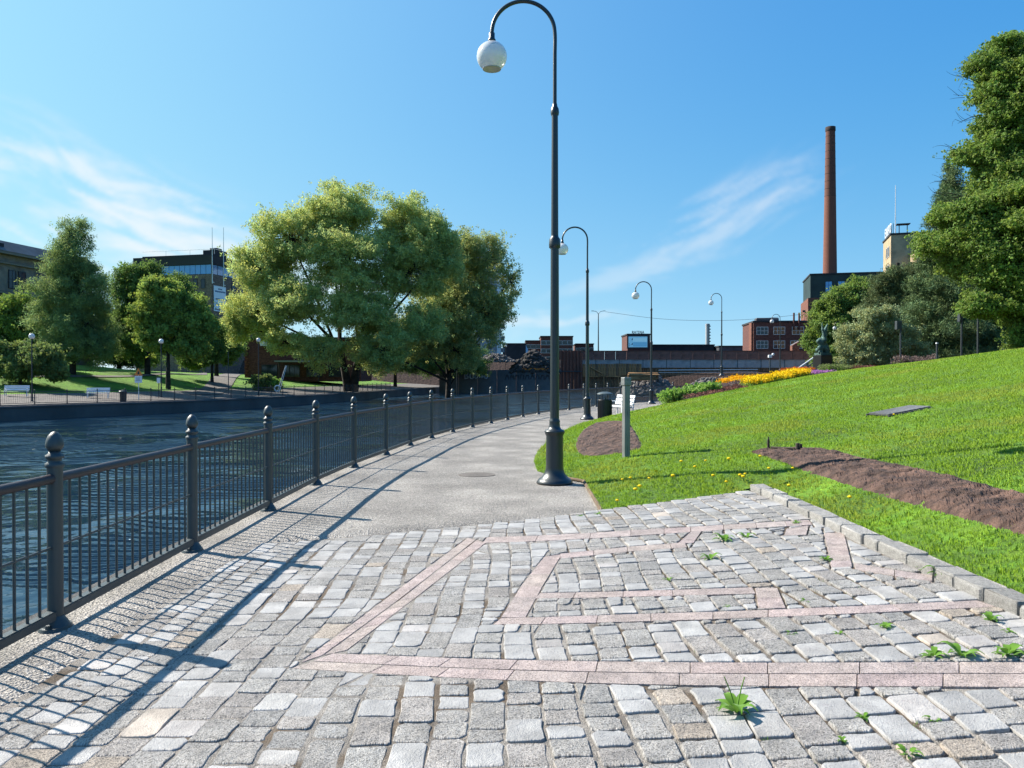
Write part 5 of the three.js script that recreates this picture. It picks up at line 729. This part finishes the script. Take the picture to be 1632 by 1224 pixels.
// buildings beyond the bridge
function block(name, label, d, px0, px1, pyTop, depth, mat, turn = 0, base = 2, o = {}) {
  const x0 = PX(px0, d), w = PX(px1, d) - x0, h = PY(pyTop, d) - base, t = thing(name, label, 'building', [x0, base, -d], turn); part('wall', uvBox(w, h, depth, w / 2, h / 2, -depth / 2), mat, t); part('roof', box(w + 0.4, 0.4, depth + 0.4, w / 2, h + 0.2, -depth / 2), o.roof || M.roofDark, t);
  if (o.win) { const [nx, rows, ww, wh, pitchY, top, opt] = o.win; for (let r = 0; r < rows; r++) for (let k = 0; k < nx; k++) windowPart(t, w * (k + 0.5) / nx, h - top - r * pitchY, 0.06, ww, wh, 0, opt || { frame: M.frameWhite, b: 0.12 }); }
  return [t, w, h];
}
{
  block('apartment_block', 'low red-brown apartment block behind the lamp shaft', 300, 838, 862, 544, 14, M.brickDark, 0, 4, { win: [3, 3, 1.8, 1.4, 3, 2, null] });
  block('apartment_block', 'taller red-brown apartment block beyond the bridge', 296, 862, 913, 537, 16, M.brickDark, 0, 4, { win: [6, 4, 1.8, 1.4, 3, 2.2, null] });
  block('apartment_block', 'stepped dark red block right of the tall lamp', 305, 918, 946, 549, 14, M.brickDark, 0, 4, { win: [4, 2, 1.6, 1.3, 3, 2, null] });
  const [rb, rw, rh] = block('dark_roofed_hall', 'dark roofed hall with sloping blue glass end', 250, 801, 838, 549, 14, M.roofDark, 0, 4, {}); const gs = new THREE.Shape([V2(0, 0), V2(3.4, 0), V2(0, rh)]); part('glass_slope', new THREE.ExtrudeGeometry(gs, { depth: 8, bevelEnabled: false }).translate(rw, 0, -9), M.blueGlass, rb);
  // shopping centre with screen and roof letters
  const d = 230, [t, w, h] = block('screen_building', 'dark red building with a large pale screen beyond the bridge', d, 1000, 1036, 534, 12, M.brickDark, 0, 3, {});
  const sw = PX(1032, d) - PX(1002, d), shh = (553 - 536) / F * d, sy = PY(545, d) - 3; const cv = document.createElement('canvas'); cv.width = 256; cv.height = 150; const c = cv.getContext('2d'); c.fillStyle = '#8fc3d6'; c.fillRect(0, 0, 256, 150); c.fillStyle = '#a9d3dd'; c.fillRect(60, 20, 190, 50); c.fillStyle = '#6ba8c4'; c.fillRect(60, 80, 190, 60); c.fillStyle = '#1d3550'; c.beginPath(); c.moveTo(40, 50); c.lineTo(58, 50); c.lineTo(56, 15); c.fill(); c.beginPath(); c.moveTo(35, 120); c.lineTo(58, 115); c.lineTo(56, 85); c.fill(); c.strokeStyle = '#2a4a70'; c.lineWidth = 5; c.beginPath(); c.moveTo(5, 90); c.lineTo(22, 115); c.lineTo(5, 140); c.stroke();
  const tx = new THREE.CanvasTexture(cv); tx.colorSpace = THREE.SRGBColorSpace; const fr = part('screen_frame', box(sw + 0.8, shh + 0.8, 0.3, w / 2 - 0.3, sy, 0.1), M.frameDark, t); part('screen', new THREE.PlaneGeometry(sw, shh).translate(w / 2 - 0.3, sy, 0.27), std({ map: tx, roughness: 0.4, emissive: rgb(0.22, 0.30, 0.34), emissiveMap: tx, emissiveIntensity: 0.5 }), t);
  const font = await new FontLoader().loadAsync('fonts/droid/droid_sans_bold.typeface.json'); const tg = new TextGeometry('RATINA', { font, size: 0.78, depth: 0.15, curveSegments: 3 }); tg.computeBoundingBox(); const lw = tg.boundingBox.max.x, want = PX(1027, d) - PX(1007, d); tg.scale(want / lw, 1, 1); const lt = part('roof_lettering', tg, M.roofGrey, t); lt.position.set(PX(1007, d) - PX(1000, d), h + 0.45, -0.5);
  block('shopping_hall', 'long flat dark-roofed hall behind the bridge parapet', 240, 1037, 1138, 551, 20, M.roofDark, 0, 3, {});
  block('shopping_hall', 'flat roofed hall end behind the bridge with white roof rail', 236, 1146, 1250, 553, 16, M.roofGrey, 0, 3, {});
  const ch = thing('slim_tower', 'slim grey observation tower on the skyline', 'tower', [PX(1127.5, 420), 2, -420]); part('shaft', lathe([[1.15, 0], [1.1, PY(516, 420) - 4], [1.25, PY(516, 420) - 2.5], [1.0, PY(516, 420) - 2]], 16), M.paleConcrete, ch); part('balcony_stack', Array.from({ length: 6 }, (_, k) => box(0.9, 0.5, 0.9, 1.0, PY(520, 420) - 2 - k * 1.6, 0.4)), M.darkConcrete, ch);
  // dark brick factory
  const [f, fw, fh] = block('brick_factory', 'dark brick factory with grid windows and two thin stacks', 190, 1201, 1290, 514, 14, M.brickDark, -0.1, 2, {});
  for (const [k, r, n] of [[0, 0, 2], [3.9, 0, 2], [8.2, 0, 1], [0, 1, 2], [3.9, 1, 2], [7.8, 1, 2]]) windowPart(f, 2.0 + k, fh - 2.0 - r * 3.3, 0.06, 2.5, 1.7, 0, { nx: 3, ny: 2, frame: M.frameWhite, b: 0.1 });
  part('roof_duct', [rbox(5.4, 0.9, 2.4, 0.3, 3.6, fh + 0.8, -3), box(4.6, 0.5, 2, 3.4, fh + 0.4, -3)], M.roofGrey, f); for (const x of [9.2, 10.4]) part('thin_stack', cyl(0.22, 0.22, 4.0, x, fh - 1.8, 0.35, 8), M.brickDark, f); part('side_wall', uvBox(0.5, fh, 3, -0.2, fh / 2, -2), M.brickRed, f);
  const kiosk = thing('brick_kiosk', 'small red brick gabled hut in front of the factory', 'building', [PX(1259, 180), 2, -180], -0.15); const kh = PY(545, 180) - 2; part('wall', new THREE.ExtrudeGeometry(new THREE.Shape([V2(0, 0), V2(1.5, 0), V2(1.5, kh), V2(0.0, kh - 0.9)]), { depth: 2.5, bevelEnabled: false }), M.brickRed, kiosk); part('roof', bar(V(-0.1, kh - 0.9, 1.2), V(1.6, kh + 0.05, 1.2), 0.12, 4), M.paleConcrete, kiosk);
  // boiler house and its chimney
  const db = 205, bt = thing('boiler_house', 'tall brick boiler house with dark green metal top', 'building', [PX(1290, db), 2, -db], -0.25), b1 = PY(475, db) - 2, b2 = PY(438, db) - 2;
  part('brick_base', uvBox(24, b1, 18, 11.6, b1 / 2, -9), M.brickRed, bt); part('metal_top', uvBox(23.4, b2 - b1, 17.4, 11.9, (b1 + b2) / 2, -9), M.greenMetal, bt); part('roof_edge', box(23.8, 0.35, 17.8, 11.9, b2 + 0.1, -9), M.roofDark, bt);
  for (const x of [4.6, 7.6]) windowPart(bt, x, b2 - 3.2, -0.22, 1.5, 2.6, 0, { nx: 2, ny: 3, frame: M.frameDark, glass: M.blueGlass }); part('floodlight', [bar(V(-1.2, b1 - 6, 0.2), V(-1.2, b1 - 3.6, 0.2), 0.06, 5), box(0.7, 0.5, 0.4, -1.4, b1 - 3.4, 0.2)], M.frameDark, bt);
  const dc = 214, cb = thing('brick_chimney', 'tall tapering red brick chimney with sooty top rising behind the boiler house', 'chimney', [PX(1322, dc), 2, -dc]); const H0 = PY(204, dc) - 2, r0 = 14.6 / F * dc * 0.9, r1 = 7.0 / F * dc; const rr = (y) => lerp(r0, r1, y / H0); const uvl = (g) => { const p = g.attributes.position, uv = g.attributes.uv; for (let i = 0; i < uv.count; i++) uv.setXY(i, uv.getX(i) * 14, p.getY(i)); return g; };
  part('shaft', uvl(lathe([[rr(0), 0], [rr(H0 * 0.5), H0 * 0.5], [rr(H0 * 0.72), H0 * 0.72]], 40)), M.chimneyBrick, cb); part('upper_shaft', uvl(lathe([[rr(H0 * 0.72), H0 * 0.72], [rr(H0 - 1.2), H0 - 1.2]], 40)), std({ color: rgb(0.27, 0.11, 0.085), map: rep(tBrick, 0.5), roughness: 0.9 }), cb);
  part('crown', lathe([[r1 + 0.05, H0 - 1.2], [r1 + 0.15, H0 - 1.0], [r1 + 0.12, H0], [r1 - 0.4, H0], [r1 - 0.4, H0 - 3]], 40), M.soot, cb); for (let k = 0; k < 9; k++) { const y = H0 - 2.5 - k * 2.0; part('iron_band', new THREE.TorusGeometry(rr(y) + 0.0, 0.05, 5, 40).rotateX(Math.PI / 2).translate(0, y, 0), M.soot, cb); }
  // yellow functionalist house with rooftop letters
  const dy = 140, yt = thing('yellow_house', 'pale yellow plaster house with roof letters and rounded bay', 'building', [PX(1419, dy), 2, -dy], -0.3), yh = PY(375, dy) - 2, y2 = PY(428, dy) - 2; part('tower_wall', uvBox(12, yh, 9, 6, yh / 2, -4.5), M.yellowPlaster, yt); part('tower_roof', box(12.3, 0.3, 9.3, 6, yh + 0.15, -4.5), M.roofDark, yt); part('wing', uvBox(18, y2, 14, 8.5, y2 / 2, -16), M.yellowPlaster, yt); part('bay', cyl(3.2, 3.2, yh - 3.6, 6.2, 0, 0.6, 28), M.yellowPlaster, yt); part('bay_roof', cyl(3.35, 3.35, 0.2, 6.2, yh - 3.6, 0.6, 28), M.roofDark, yt);
  for (let r = 0; r < 5; r++) { for (const z of [-2.2, -4.2]) windowPart(yt, -0.06, yh - 2.6 - r * 3.3, z, 0.9, 1.7, -Math.PI / 2, { frame: M.frameWhite }); for (let k = -1; k <= 1; k++) windowPart(yt, 6.2 + Math.sin(k * 0.6) * 3.22, yh - 5.8 - r * 3.3, 0.6 + Math.cos(k * 0.6) * 3.22, 1.2, 1.6, k * 0.6, { frame: M.frameWhite, nx: 2 }); }
  const lg = new TextGeometry('EMPO', { font, size: 1.7, depth: 0.2, curveSegments: 4 }).rotateY(-Math.PI / 2); lg.computeBoundingBox(); const ll = part('roof_lettering', lg, M.whiteMetal, yt); ll.position.set(0.2, yh + 0.5, -7.4); ll.scale.z = 1.1; part('letter_frame', [bar(V(0.4, yh + 0.4, -7.4), V(0.4, yh + 0.4, -0.3), 0.06, 4), bar(V(0.5, yh, -7), V(0.5, yh + 2.2, -7), 0.05, 4), bar(V(0.5, yh, -1), V(0.5, yh + 2.2, -1), 0.05, 4)], M.frameDark, yt); part('roof_terrace', [box(2.2, 0.12, 1.6, 2.2, yh + 2.1, -2), cyl(0.08, 0.08, 2.1, 1.6, yh, -2, 6), cyl(0.08, 0.08, 2.1, 2.9, yh, -2, 6)], M.frameDark, yt);
  const ma = thing('antenna_mast', 'thin white mast on the roof of the yellow house', 'mast', [PX(1426, dy + 3), PY(375, dy + 3), -dy - 3]); part('mast', cyl(0.09, 0.05, (375 - 296) / F * (dy + 3), 0, 0, 0, 6), M.whiteMetal, ma);
  block('street_house', 'pale plaster house glimpsed behind the elm and conifers', 90, 1505, 1760, 485, 10, M.yellowPlaster, 0, 2, { win: [9, 2, 1.2, 1.7, 3.3, 2, null] });
}
// a parked car glimpsed beside the elm
{
  const d = 62, x = PX(1607, d), y = hGarden(x, -60), t = thing('parked_car', 'dark blue parked car half hidden behind the lawn crest', 'car', [x, y + 0.9, -d], 0.3);
  const body = new THREE.Shape([V2(-2.1, 0.35), V2(2.1, 0.35), V2(2.15, 0.75), V2(1.3, 0.92), V2(-1.9, 0.95), V2(-2.15, 0.7)]), cab = new THREE.Shape([V2(-1.75, 0.93), V2(1.0, 0.9), V2(0.35, 1.42), V2(-1.2, 1.45)]);
  part('body', new THREE.ExtrudeGeometry(body, { depth: 1.6, bevelSize: 0.05, bevelThickness: 0.06, bevelSegments: 2 }).translate(0, 0, -0.8), M.carBlue, t); const cb = part('cabin', new THREE.ExtrudeGeometry(cab, { depth: 1.4, bevelSize: 0.04, bevelThickness: 0.05, bevelSegments: 2 }).translate(0, 0, -0.7), M.carBlue, t);
  part('side_window', new THREE.ExtrudeGeometry(new THREE.Shape([V2(-1.5, 0.98), V2(0.75, 0.96), V2(0.3, 1.36), V2(-1.1, 1.38)]), { depth: 1.54, bevelEnabled: false }).translate(0, 0, -0.77), M.glass, cb);
  for (const [wx, wz] of [[-1.35, 0.78], [1.35, 0.78], [-1.35, -0.78], [1.35, -0.78]]) { const w = part('wheel', new THREE.TorusGeometry(0.24, 0.09, 8, 20).translate(wx, 0.32, wz), M.rubber, t); part('rim', new THREE.CylinderGeometry(0.18, 0.18, 0.1, 16).rotateX(Math.PI / 2).translate(wx, 0.32, wz), M.galv, w); }
}

renderer.render(scene, camera);
